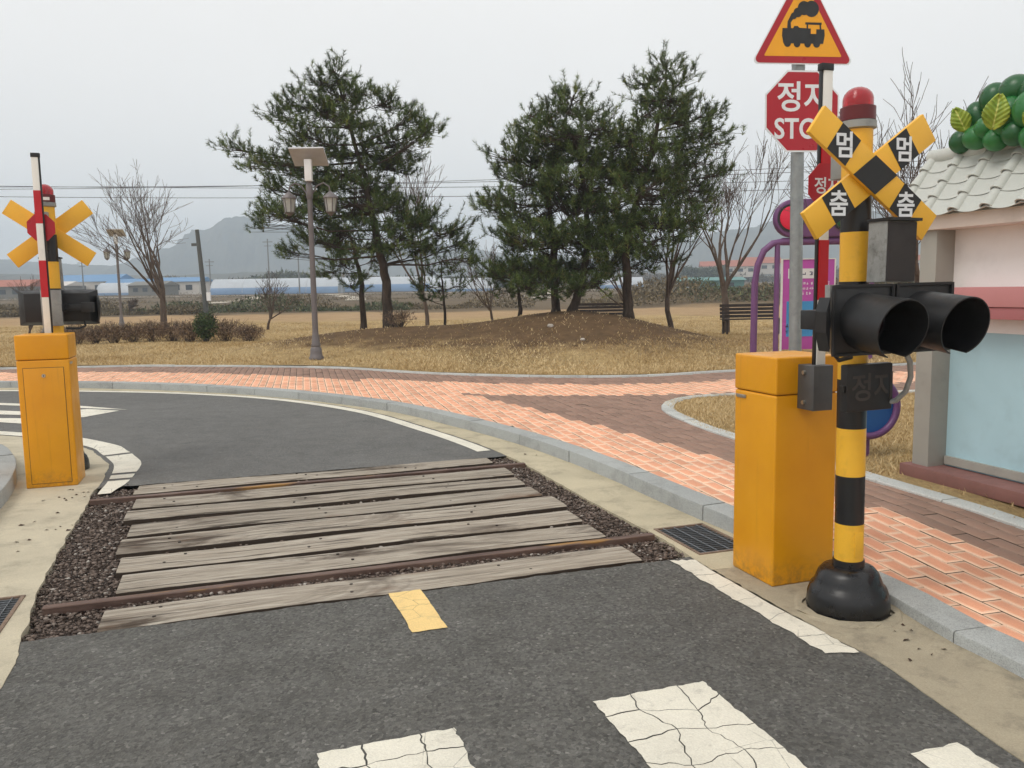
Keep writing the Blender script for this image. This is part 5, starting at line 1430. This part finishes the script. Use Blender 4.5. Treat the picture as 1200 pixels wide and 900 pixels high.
def pine(label, base, trunks, lobes, depth, spread, seed, dens=1.0, tr=0.15):
    """trunks: lists of photo points followed at the tree's distance; lobes: (px, py, radius px)"""
    r = random.Random(seed); rg = np.random.default_rng(seed)
    root = empty('pine_tree', base, 0, label, 'pine tree', 'pines on the lawn mounds')
    B = Vector(base); k = depth / FPX
    def W(px, py, dd=0.0): return at(px, py, depth + dd) - B
    T = Tubes(); lines = []
    for ti, tp_ in enumerate(trunks):
        pts = [W(*q) for q in tp_]; pts[0] = Vector((pts[0].x if len(trunks) > 1 else 0, 0, -.15))
        L = []
        for i in range(len(pts) - 1):
            for q in range(6): L.append(pts[i].lerp(pts[i + 1], q / 6) + Vector((r.gauss(0, .012), r.gauss(0, .02), 0)))
        L.append(pts[-1]); n = len(L)
        rad = [tr * (1 - .85 * (i / (n - 1)) ** .9) * (1.25 if i < 2 else 1) for i in range(n)]
        T.add(L, rad, 10); lines.append(L)
    Tw = Tubes(); tips = []; dirs = []
    for px, py, rp in lobes:
        c = W(px, py, r.uniform(-1, 1) * spread); rm = rp * k * (1.2 if rp > 19 else 1.0)
        best = min(((p - c).length + max(0, p.z - c.z + rm * .2) * 2.5, i, li) for li, L in enumerate(lines) for i, p in enumerate(L))
        a = lines[best[2]][best[1]]
        mid = a.lerp(c, .5) + Vector((0, 0, -.06 * (c - a).length + r.uniform(-.05, .05)))
        limb = [a, a.lerp(mid, .5) + Vector((r.gauss(0, .03), r.gauss(0, .03), 0)), mid, mid.lerp(c, .55) + Vector((r.gauss(0, .04), r.gauss(0, .04), .03)), c]
        lr = .010 + .008 * (c - a).length
        T.add(limb, [lr * (1 - .17 * i) for i in range(5)], 6)
        nt = int(dens * (18 + 155 * rm * rm)); lm = np.array([tuple(q) for q in limb]); cc_ = np.array(tuple(c))
        d = rg.normal(size=(nt, 3)); d /= np.linalg.norm(d, axis=1)[:, None]; d *= (rg.random((nt, 1)) ** .42) * rm * 1.08; d[:, 2] *= .74
        ns_ = max(3, int(3 + 9 * rm)); sc_ = d[:ns_]; d = sc_[rg.integers(0, ns_, nt)] + rg.normal(size=(nt, 3)) * np.array([.155, .155, .085])
        p = cc_ + d; q = lm[rg.choice([2, 3, 3, 4], nt)]; q = q + (cc_ - q) * rg.random((nt, 1)) * .6
        o_ = p - q; o_ /= np.linalg.norm(o_, axis=1)[:, None] + 1e-9
        dd = o_ * .45 + np.array([0, 0, .5]) + rg.normal(size=(nt, 3)) * np.array([.3, .3, 0]); dd /= np.linalg.norm(dd, axis=1)[:, None]
        e = p + dd * (rg.uniform(.13, .27, (nt, 1)) + (rg.random((nt, 1)) < .14) * rg.uniform(.08, .26, (nt, 1)))
        Tw.batch(np.stack([q, (q + p) / 2 + np.array([0, 0, -.03]), p, e], 1), [.008, .006, .005, .003])
        tips.append((p, e))
    P = np.concatenate([a for a, b in tips]); Ee = np.concatenate([b for a, b in tips]); n = len(P)
    nn = 46
    ax = Ee - P; axn = ax / (np.linalg.norm(ax, axis=1)[:, None] + 1e-9)
    t = rg.random((n, nn)); start = P[:, None] + ax[:, None] * (t[..., None] * 1.15 - .25)
    side = rg.normal(size=(n, nn, 3)); side -= (side * axn[:, None]).sum(2, keepdims=True) * axn[:, None]; side /= np.linalg.norm(side, axis=2, keepdims=True) + 1e-9
    dr = axn[:, None] * rg.uniform(.35, 1.1, (n, nn, 1)) + side * rg.uniform(.45, 1.0, (n, nn, 1)); dr /= np.linalg.norm(dr, axis=2, keepdims=True)
    L = rg.uniform(.08, .15, (n, nn, 1))
    tipv = start + dr * L
    rn = np.clip(rg.normal(.42, .17, (n, 1)) + rg.normal(0, .13, (n, nn)), 0, .92); rn[rg.random((n, nn)) < .012] = 1.0
    T.build('trunk', M['pine_bark'], root); Tw.build('twigs', M['pine_bark'], root)['kind'] = 'stuff'
    c_ = tri_cloud('crown', start.reshape(-1, 3), tipv.reshape(-1, 3), .0062, M['needle'], root, rn.reshape(-1)); c_['kind'] = 'stuff'
    return root
def gpos(px, depth):
    x = at(px, 350, depth).x
    return (x, depth, float(zg(x, depth)))
DP = 21.8
P1 = pine('tall open pine behind the near lamp post', gpos(455, DP), [[(455, 382), (452, 330), (440, 270), (428, 210), (410, 150), (392, 84)]],
     [(391, 84, 13), (376, 96, 17), (398, 112, 22), (420, 112, 18), (342, 122, 18), (326, 135, 15), (372, 132, 26), (410, 140, 30), (452, 124, 20), (478, 142, 18), (497, 158, 18), (505, 150, 9), (472, 168, 26), (350, 158, 18), (352, 176, 18),
      (272, 176, 13), (292, 188, 15), (315, 193, 17), (340, 205, 20), (380, 172, 28), (425, 178, 32), (455, 196, 26), (400, 205, 28), (365, 214, 22), (318, 222, 18), (308, 250, 16), (330, 258, 20), (350, 243, 22), (380, 245, 26), (415, 240, 30),
      (450, 245, 28), (338, 296, 11), (362, 280, 17), (395, 275, 22), (478, 250, 24), (505, 258, 22), (528, 272, 18), (545, 284, 15), (470, 280, 26), (500, 288, 22), (552, 302, 12), (440, 280, 24), (430, 222, 24)], DP, 1.0, 11, .98, .15)
pine('slim pine leaning close behind the tall open pine', gpos(425, 24.5), [[(425, 376), (424, 335), (414, 290), (404, 262)]],
     [(402, 268, 20), (384, 288, 18), (420, 296, 20), (400, 310, 18), (438, 305, 16), (382, 318, 12), (410, 335, 12)], 24.5, .5, 12, .9, .11)
pine('dense bushy pine with two trunks on the mound', gpos(660, 20.8), [[(652, 368), (650, 340), (648, 280), (642, 220), (652, 170), (672, 112)], [(668, 368), (682, 330), (690, 280), (684, 220), (672, 160), (620, 135)]],
     [(672, 112, 13), (664, 130, 20), (645, 135, 17), (620, 138, 13), (613, 158, 18), (690, 132, 16), (640, 160, 26), (672, 160, 28), (702, 150, 22), (600, 186, 20), (622, 188, 26), (655, 190, 32), (692, 185, 32), (612, 216, 26), (645, 220, 34), (685, 218, 34), (715, 200, 26),
      (586, 250, 18), (606, 248, 24), (635, 252, 32), (670, 250, 34), (702, 245, 32), (598, 285, 22), (622, 284, 28), (655, 286, 30), (690, 282, 30), (715, 270, 24), (600, 312, 18), (580, 322, 14), (628, 314, 26), (660, 318, 28), (692, 314, 26), (716, 312, 20), (676, 336, 18), (640, 332, 18), (612, 334, 16), (704, 332, 16), (566, 240, 11), (580, 232, 12)], 20.8, 1.3, 13, .95, .12)
pine('tallest pine rising straight from the mound edge', gpos(737, 20.0), [[(738, 390), (735, 330), (733, 285), (748, 230), (766, 170), (776, 120), (782, 70)]],
     [(782, 76, 13), (772, 92, 16), (798, 96, 13), (752, 98, 13), (790, 116, 20), (764, 118, 18), (752, 136, 20), (780, 140, 26), (808, 136, 18), (829, 136, 13), (842, 150, 11), (822, 156, 18), (800, 164, 26), (770, 168, 28), (740, 160, 22), (724, 170, 20), (842, 168, 9), (735, 192, 28), (766, 200, 30), (796, 196, 26),
      (822, 190, 14), (718, 215, 24), (748, 228, 28), (776, 230, 24), (800, 222, 20), (828, 216, 16), (846, 206, 10), (816, 232, 16), (722, 250, 24), (752, 258, 26), (780, 262, 24), (806, 262, 18), (824, 258, 14), (716, 280, 24), (742, 282, 26), (768, 284, 20), (796, 276, 14), (750, 306, 16), (778, 306, 12)], 20.0, 1.1, 14, .88, .13)
pine('small low pine at the dark mound foot', gpos(608, 23.0), [[(611, 380), (609, 350), (603, 322)]],
     [(604, 318, 17), (586, 326, 15), (624, 316, 17), (612, 336, 13), (594, 340, 9)], 23.0, .5, 15, 1.0, .085)
pine('thin sparse sapling pine right of the tall open pine', gpos(522, 24.0), [[(522, 382), (520, 350), (517, 320), (519, 300)]],
     [(518, 304, 10), (505, 318, 10), (534, 316, 12), (498, 334, 11), (514, 340, 10), (538, 336, 10), (500, 350, 8)], 24.0, .4, 16, .55, .05)

def bare_tree(label, base, height, seed, lean=(0, 0), trunk_h=0.28, spread=0.55, levels=6, tr=0.09, up=0.35, kids=(1, 2), twig=0.006, name='bare_tree', mat='bare_bark'):
    r = random.Random(seed); root = empty(name, base, 0, label, 'tree', 'leafless trees on the lawn')
    T = Tubes(); K = Tubes(); cnt = [0]
    def grow(p, d, L, rad, lv):
        if cnt[0] > 5200: return
        cnt[0] += 1
        n = 4 if lv < 2 else 3; pts = [p]; q = p; dd = d
        for i in range(n):
            dd = (dd + Vector((r.gauss(0, .10), r.gauss(0, .10), r.gauss(0, .06) + up * .10 * (lv > 0)))).normalized()
            q = q + dd * (L / n); pts.append(q)
        e = max(twig * .7, rad * .62)
        (T if lv < 3 else K).add(pts, [rad + (e - rad) * i / n for i in range(n + 1)], 8 if lv == 0 else (6 if lv < 3 else 3))
        if lv >= levels: return
        for k in range((r.randint(*kids) if lv != 0 else 4)):
            a = r.uniform(0, 6.28); t = r.uniform(.55, 1.0) if lv > 0 else r.uniform(.8, 1.0)
            ax_ = dd.cross(Vector((math.cos(a), math.sin(a), .3))).normalized(); sp_ = spread * r.uniform(.55, 1.25)
            nd = (Matrix.Rotation(sp_, 3, ax_) @ dd); nd = (nd + Vector((0, 0, up * .35))).normalized()
            s_ = pts[min(n, int(t * n))]
            grow(s_, nd, L * r.uniform(.66, .95) * (1.0 if lv else 1.15), max(twig, e * r.uniform(.62, .9)), lv + 1)
        grow(pts[-1], dd, L * r.uniform(.6, .8), max(twig, e * .85), lv + 1)
    L0 = height * trunk_h
    grow(Vector((0, 0, -.1)), Vector((lean[0], lean[1], 1)).normalized(), L0 + .1, tr, 0)
    T.build('trunk', M[mat], root)
    if K.V: K.build('crown', M[mat], root)['kind'] = 'stuff'
    return root
bare_tree('wide bare tree behind the hedge beside the far lamp', gpos(189, 30), 7.0, 21, (-.05, 0), .24, .58, 6, .14, .26, kids=(1, 2), twig=.007)
bare_tree('small bare tree with low forked trunk on the left lawn', gpos(313, 33), 2.7, 24, (-.05, 0), .22, .62, 5, .06, .25, twig=.007)
bare_tree('bare tree just right of the tallest pine', gpos(788, 22), 4.8, 25, (.03, 0), .26, .55, 6, .085, .3, twig=.006)
bare_tree('large bare tree behind the bench and purple arch', gpos(851, 26), 6.5, 27, (.08, 0), .27, .50, 6, .13, .35, twig=.008)
bare_tree('bare tree rising behind the booth roof', (7.75, 15.2, .15), 4.1, 29, (.0, 0), .30, .60, 6, .09, .32, twig=.006)
bare_tree('bare shrubby tree behind the yellow crossed boards', gpos(30, 27), 3.0, 31, (-.03, 0), .16, .55, 5, .05, .35, twig=.007)
bare_tree('pale pinkish bare tree between the two pine groups', gpos(578, 30), 3.6, 33, (.05, 0), .25, .5, 5, .06, .4, twig=.007)
bare_tree('slender bare tree behind the tallest pine trunk', gpos(746, 27), 3.2, 35, (.0, 0), .3, .5, 5, .07, .4, twig=.007)
bare_tree('bare tree behind the big pine seen at its crown edge', gpos(500, 34), 6.0, 37, (.03, 0), .3, .45, 6, .09, .4, twig=.008)

# ------------------------------------------------------------------ hedge shrubs, brush
def shrub(label, base, w, h, seed, mat, n=900, group='brown hedge shrubs', leaf_w=.012, leaf=.05, name='shrub'):
    r = random.Random(seed); rg = np.random.default_rng(seed)
    root = empty(name, base, 0, label, 'shrub', group)
    T = Tubes()
    for _ in range(26):
        a = r.uniform(0, 6.28); q = Vector((math.cos(a) * w * .5 * r.random(), math.sin(a) * w * .4 * r.random(), h * r.uniform(.65, 1.05)))
        T.add([Vector((q.x * .2, q.y * .2, -.03)), q * .5 + Vector((r.gauss(0, .03), r.gauss(0, .03), 0)), q], [.010, .007, .004], 4)
        for _ in range(3):
            e = q + Vector((r.gauss(0, .12), r.gauss(0, .12), r.uniform(-.05, .12))); T.add([q * .7, e], [.005, .003], 3)
    T.build('stems', M['bare_bark'], root)
    u = rg.normal(size=(n, 3)); u /= np.linalg.norm(u, axis=1)[:, None]; rr = rg.random(n)[:, None] ** .45
    P = u * rr * np.array([w / 2, w * .42, h * .5]) + np.array([0, 0, h * .55])
    P[:, 2] = np.clip(P[:, 2] + rg.normal(0, .03, n), .02, h * 1.15)
    D = rg.normal(size=(n, 3)) * leaf * .7 + np.array([0, 0, leaf * .4])
    o = tri_cloud('foliage', P, P + D, leaf_w, M[mat], root, rg.normal(.5, .22, n)); o['kind'] = 'stuff'
    return root
hx = [(62, 1.0, .62), (86, 1.0, .66), (108, 1.0, .6), (130, 1.1, .7), (153, 1.1, .66), (176, 1.1, .7), (199, 1.1, .66), (220, 1.0, .7), (262, 1.2, .72), (290, 1.0, .55)]
ordw = ['first', 'second', 'third', 'fourth', 'fifth', 'sixth', 'seventh', 'eighth', 'ninth', 'last']
for i, (px, w, h) in enumerate(hx):
    d = 25.0 + rng.uniform(-.3, .3); shrub(f'brown leafy hedge shrub, {ordw[i]} of the row counted from the crossing signal', gpos(px, d), w, h * .85, 40 + i, 'dry_leaf', 1500, leaf=.06)
shrub('dark green shrub standing in the brown hedge row', gpos(239, 24.6), .75, .85, 60, 'green_leaf', 2200, 'green shrubs', .014, .07)
shrub('reddish dry weed tuft at the foot of the tall pine', gpos(468, 20.6), .9, .38, 61, 'dry_leaf', 380, 'dry weeds', .01, .06)
# far brush bands on the field edges
def brush(name, label, spec, mat, n, hgt, seed):
    rg = np.random.default_rng(seed); A_ = []; 
    for (x0_, x1_, y0_, y1_) in spec:
        m = n // len(spec); x = rg.uniform(x0_, x1_, m); y = rg.uniform(y0_, y1_, m)
        A_.append(np.c_[x, y, zg(x, y)])
    P = np.concatenate(A_); cl_ = (np.sin(P[:, 0] * .55 + seed) * np.sin(P[:, 0] * .21 + 2) + .6).clip(.15, 1.4)
    P = P + np.c_[np.zeros((len(P), 2)), rg.random(len(P)) ** 1.3 * hgt * cl_]
    D = rg.normal(size=P.shape) * np.array([.35, .35, .3]) * (hgt * .35) + np.array([0, 0, hgt * .12])
    o = tri_cloud(name, P, P + D, .05 * hgt + .02, M[mat], None, rg.normal(.45, .2, len(P)))
    return setk(o, label, 'brush', kind='stuff')
M['brush'] = m_needle('dry_brush', [(0.0, S(70, 62, 48)), (0.5, S(110, 98, 74)), (1.0, S(150, 130, 94))])
M['brush_g'] = m_needle('green_brush', [(0.0, S(48, 56, 40)), (0.5, S(80, 88, 58)), (1.0, S(116, 116, 78))])
brush('brush', 'low dry brush along the ditch behind the left lawn', [(-52, 2, 66, 72), (-45, -24, 62, 68)], 'brush', 26000, .9, 71)
brush('brush', 'greenish brush clumps on the ditch bank', [(-34, -8, 64, 70), (14, 40, 62, 74)], 'brush_g', 12000, 1.0, 72)
brush('brush', 'dry brush covering the field bank on the right', [(6, 60, 62, 76), (8, 60, 70, 82)], 'brush', 30000, 1.2, 73)
brush('brush', 'dry grassy banks between the far fields', [(-110, 110, 118, 124), (-130, 130, 158, 166)], 'brush', 30000, .8, 74)
bare_tree('twiggy bare bush on the ditch beside the far lamp', gpos(150, 62), 2.6, 77, (0, 0), .12, .6, 5, .04, .2, twig=.02)

# ------------------------------------------------------------------ far fields, sheds, houses, car
M['track'] = simple('pale_farm_track', S(178, 168, 152), 0.9, 0, 0.1, 0.2)
def track(pts, w, label):
    L = resamp(np.array(pts, float), 30); n_ = normals2(L); m_ = MB()
    for i in range(29):
        q = [L[i] - n_[i] * w, L[i] + n_[i] * w, L[i + 1] + n_[i + 1] * w, L[i + 1] - n_[i + 1] * w]
        m_.addp([(p[0], p[1], float(zg(p[0], p[1])) + .06) for p in q], [(0, 1, 2, 3)])
    setk(m_.build('farm_track', M['track'], None), label, kind='structure')
track([(-140, 176), (-60, 178), (20, 180), (130, 182)], 2.0, 'pale farm road running along the greenhouses')
track([(-40, 110), (-44, 140), (-52, 176)], 1.5, 'pale farm track crossing the fields')
track([(-22, 118), (-26, 140), (-38, 176)], 1.5, 'pale farm track beside the lamp post line')
track([(5, 112), (4, 130), (10, 180)], 2.2, 'pale concrete ramp behind the small pine')
M['vinyl'] = simple('white_greenhouse_vinyl', S(180, 186, 192), 0.5, 0, 0.06, 0.3, 0.1)
M['vinyl_b'] = simple('blue_greenhouse_skirt', S(116, 144, 178), 0.45, 0, 0.08, 0.3)
M['gh_end'] = simple('greenhouse_end_wall', S(150, 158, 162), 0.6)
M['gh_rib'] = simple('greenhouse_rib', S(170, 174, 178), 0.5)
def greenhouse(px0, px1, d, h, label, along_x=True, blue=.42):
    a, b = at(px0, 338, d).x, at(px1, 338, d).x; L = b - a; W_ = h * 2.2
    z = float(zg((a + b) / 2, d)); root = empty('greenhouse', ((a + b) / 2, d, z), 0, label, 'greenhouse', 'greenhouses across the fields')
    def arc(t0, t1, n, rr=1.0): return [(-W_ / 2 * rr * math.cos(t0 + (t1 - t0) * k / n), h * rr * math.sin(t0 + (t1 - t0) * k / n)) for k in range(n + 1)]
    def shell(nm, t0, t1, mat, rr=1.0):
        m_ = MB(); A_ = arc(t0, t1, 10, rr); vs_ = []; fs_ = []
        for x in (-L / 2, L / 2):
            for y, zz in A_: vs_.append((x, y, zz))
        for k in range(10): fs_.append((k, k + 1, 12 + k, 11 + k))
        m_.addp(vs_, fs_).build(nm, mat, root, smooth=True)
    t = math.asin(blue); shell('roof_skin', t, math.pi - t, M['vinyl']); shell('side_skin', 0, t, M['vinyl_b']); shell('side_skin', math.pi - t, math.pi, M['vinyl_b'])
    for x in (-L / 2, L / 2):
        A_ = arc(0, math.pi, 14, .99); MB().addp([(x, y, zz) for y, zz in A_], [tuple(range(15))]).build('end_wall', M['gh_end'], root)
        MB().box((x, 0, h * .32), (.2, W_ * .25, h * .64)).build('door', M['vinyl'], root)
    n = max(3, int(L / 6))
    for k in range(n + 1):
        x = -L / 2 + L * k / n; MB().tube([(x, y, zz) for y, zz in arc(.1, math.pi - .1, 10, 1.008)], .05, 4).build('rib', M['gh_rib'], root)
    return root
greenhouse(253, 400, 196, 3.6, 'long white and blue greenhouse seen left of the lamp post')
greenhouse(398, 520, 205, 3.6, 'long white greenhouse behind the tall pine trunk', blue=.5)
greenhouse(505, 580, 190, 3.0, 'short white greenhouse left of the small pine', blue=.2)
greenhouse(120, 200, 215, 3.2, 'low white greenhouse behind the wide bare tree', blue=.2)
greenhouse(700, 752, 200, 2.6, 'pale greenhouse glimpsed between pine trunks', blue=.3)
M['hw'] = simple('house_wall', S(206, 200, 192), 0.8); M['hr'] = simple('house_roof_red', S(164, 98, 78), 0.7); M['hb'] = simple('house_roof_blue', S(96, 138, 178), 0.6); M['hg'] = simple('shed_wall', S(120, 118, 112), 0.8); M['hk'] = simple('house_window', S(52, 58, 66), 0.3); M['ht'] = simple('shed_teal', S(88, 132, 128), 0.6)
def house(px, d, w, dep, h, rh, wall, roof, label, dz=0.0, cat='house', group='far farm houses'):
    x = at(px, 338, d).x; z = float(zg(x, d)) + dz
    root = empty('farm_building', (x, d, z), rng.uniform(-.2, .2), label, cat, group)
    MB().box((0, 0, h / 2 - .5), (w, dep, h + 1)).build('wall', M[wall], root)
    m_ = MB(); m_.prism([(-dep / 2 - .4, h), (dep / 2 + .4, h), (0, h + rh)], -w / 2 - .4, w / 2 + .4, Matrix.Rotation(math.pi / 2, 4, 'Z')); m_.build('roof', M[roof], root)
    for k in (-1, 0, 1):
        MB().box((k * w * .28, -dep / 2 - .03, h * .55), (w * .14, .1, h * .4)).build('window' if k else 'door', M['hk'], root)
house(18, 190, 12, 8, 2.6, 1.6, 'hg', 'hr', 'low house with reddish roof at the field edge')
house(50, 220, 18, 9, 2.6, 1.2, 'hg', 'hw', 'grey shed with pale roof behind the crossing signal', cat='shed')
house(110, 230, 20, 10, 3.6, 2.0, 'hw', 'hb', 'tall shed with blue roof above the greenhouse', cat='shed')
house(158, 225, 12, 8, 2.8, 1.4, 'hw', 'hb', 'small white house with blue roof behind the hedge')
house(216, 215, 12, 8, 3.2, 1.2, 'hw', 'hb', 'bright white shed with blue roof beside the dark pole', cat='shed')
house(180, 205, 9, 7, 2.4, 1.0, 'hg', 'hg', 'dark grey barn in front of the blue roofs', cat='shed')
house(866, 330, 14, 9, 3.2, 2.6, 'hw', 'hr', 'red roofed house on the slope beyond the bare tree', 3.0)
house(890, 340, 16, 9, 3.4, 2.6, 'hw', 'hr', 'red roofed house next to the purple arch', 4.0)
house(838, 345, 12, 8, 3.0, 2.2, 'hw', 'hr', 'small red roofed house behind the bare tree crown', 3.5)
house(1064, 300, 18, 10, 4.0, 2.0, 'hw', 'hr', 'far pale house seen between signal and booth', 3.0)
house(828, 150, 12, 6, 1.6, .6, 'ht', 'ht', 'low teal shed on the bank behind the bare tree', .3, cat='shed')
# parked car on the bank
M['car'] = simple('silver_car_paint', S(176, 180, 184), 0.3, 0.5); M['car_glass'] = simple('car_glass', S(24, 28, 32), 0.1); M['tyre'] = simple('tyre_rubber', S(26, 26, 27), 0.8)
cx = at(800, 340, 112).x
car = empty('parked_car', (cx, 112, float(zg(cx, 112)) + .3), R_(8), 'small silver car parked beyond the field behind the pine', 'car')
body = [(-2.1, .3), (2.1, .3), (2.15, .75), (1.9, .95), (1.0, 1.02), (.5, 1.45), (-1.1, 1.48), (-1.75, 1.05), (-2.15, .95)]
bo = MB().prism(body, -.85, .85).build('body', M['car'], car, bevel=.06)
for y in (-.862, .862): MB().prism([(-1.45, 1.0), (.75, 1.0), (.4, 1.38), (-1.0, 1.4)], y - .01, y + .01).build('side_window', M['car_glass'], car)
MB().prism([(.62, 1.06), (.98, 1.04), (.56, 1.42), (.5, 1.42)], -.7, .7).build('windscreen', M['car_glass'], car)
for x in (-1.3, 1.3):
    for y in (-.86, .86): m_ = MB(); m_.tube([(x, y - .1, .32), (x, y + .1, .32)], .32, 18); m_.build('wheel', M['tyre'], car, smooth=True)
for y in (-.6, .6): MB().box((2.13, y, .72), (.08, .35, .15)).build('headlight', M['lamp_glass'], car)
M['rockm'] = simple('pale_stone', S(176, 168, 158), 0.9, 0, 0.15, 8)
for px, py, d, s_, lb in ((645, 386, 18.4, .075, 'pale stone lying on the mound slope'), (683, 395, 17.2, .055, 'small pale stone low on the mound')):
    x = at(px, py, d).x; m_ = MB().ball((0, 0, 0), (s_, s_ * .8, s_ * .6), 9, 6); m_.v = [v * rng.uniform(.85, 1.15) for v in m_.v]
    o = m_.build('stone', M['rockm']); o.location = (x, d, float(zg(x, d)) + s_ * .3); setk(o, lb, 'stone', 'stones on the mound')

# ------------------------------------------------------------------ hills and haze
def m_hill():
    g = N('wooded_hill', 0.95, spec=0.1); v = g.coord('Position')
    g.base(g.ramp(g.noise(v, .03, 8, 0.7), [(0.3, S(58, 60, 52)), (0.7, S(104, 98, 82))])); return g.m
M['hill'] = m_hill()
def hill(name, px_pts, d, label, thick=260):
    L = []
    for i in range(len(px_pts) - 1):
        for k in range(16):
            t = k / 16; a, b = px_pts[i], px_pts[i + 1]; t2 = t * t * (3 - 2 * t)
            L.append((a[0] + (b[0] - a[0]) * t, a[1] + (b[1] - a[1]) * t2))
    L.append(px_pts[-1]); rg = np.random.default_rng(len(label)); n = len(L)
    tops = [at(px, py, d) for px, py in L]; vs_ = []; fs_ = []; R = 14
    wob = np.convolve(rg.normal(0, 1, n + 20), np.ones(5) / 5, 'same')
    for j in range(R + 1):
        t = j / R; prof = math.sin(math.pi * t) ** 1.2
        for i, p in enumerate(tops):
            hgt = max(3.0, p.z + wob[i] * 1.2)
            vs_.append((p.x * (1 + (t - .5) * thick * 1.2 / d), d + (t - .5) * thick * 2 + rg.normal(0, 6), -2 + hgt * prof * (1 + rg.normal(0, .006))))
    for j in range(R):
        for i in range(n - 1): fs_.append((j * n + i, j * n + i + 1, (j + 1) * n + i + 1, (j + 1) * n + i))
    me_ = bpy.data.meshes.new(name); me_.from_pydata(vs_, [], fs_); me_.polygons.foreach_set('use_smooth', [True] * len(me_.polygons))
    return setk(link_mesh(name, me_, M['hill']), label, kind='structure')
hill('hill', [(-260, 300), (-100, 290), (40, 305), (130, 310), (200, 290), (235, 268), (283, 252), (330, 262), (380, 280), (450, 290), (520, 285), (600, 296), (700, 300)], 1250, 'hazy blue mountain with a knob summit')
hill('hill', [(560, 315), (680, 300), (780, 285), (860, 268), (930, 252), (1010, 246), (1100, 250), (1220, 243), (1420, 250)], 1150, 'hazy wooded ridge behind the booth')
hill('hill', [(-300, 322), (0, 318), (160, 320), (330, 316), (520, 322), (640, 318), (760, 316), (880, 312), (1010, 312), (1300, 300)], 700, 'low grey wooded foothills behind the fields', 120)
# belts of far trees
def belt(label, px0, px1, d, h, n, seed, mat='brush_g'):
    rg = np.random.default_rng(seed); a, b = at(px0, 338, d).x, at(px1, 338, d).x
    x = rg.uniform(a, b, n); y = rg.uniform(d - 5, d + 5, n); z0 = zg(x, y)
    hh = h * (0.55 + .45 * np.sin(x * .13 + seed) * np.sin(x * .037 + 1) + .25 * rg.random(n)).clip(.25, 1.2)
    P = np.c_[x, y, z0 + hh * rg.random(n) ** .8]; D = rg.normal(size=(n, 3)) * .6 + np.array([0, 0, .2])
    return setk(tri_cloud('far_woods', P, P + D, .32, M[mat], None, rg.normal(.3, .2, n)), label, 'woods', kind='stuff')
belt('dark evergreen wood beyond the bare tree on the right', 800, 850, 300, 8.5, 9000, 81)
belt('low dark tree line along the far fields', -60, 1100, 330, 5.5, 26000, 82, 'brush')
belt('grey green tree line behind the greenhouses', 230, 640, 260, 5.0, 12000, 83, 'brush_g')

hzm = bpy.data.materials.new('haze_air'); hzm.use_nodes = True
hn = hzm.node_tree.nodes; hn.clear()
ho = hn.new('ShaderNodeOutputMaterial'); hv = hn.new('ShaderNodeVolumePrincipled')
hv.inputs['Color'].default_value = (0.74, 0.87, 1.0, 1); hv.inputs['Density'].default_value = 0.0009; hv.inputs['Anisotropy'].default_value = 0.0
hzm.node_tree.links.new(hv.outputs[0], ho.inputs['Volume'])
haze = MB().box((0, 700, 64), (3600, 1900, 132)).build('haze', hzm)
setk(haze, 'pale damp haze hanging over the fields and hills', 'haze', kind='stuff')
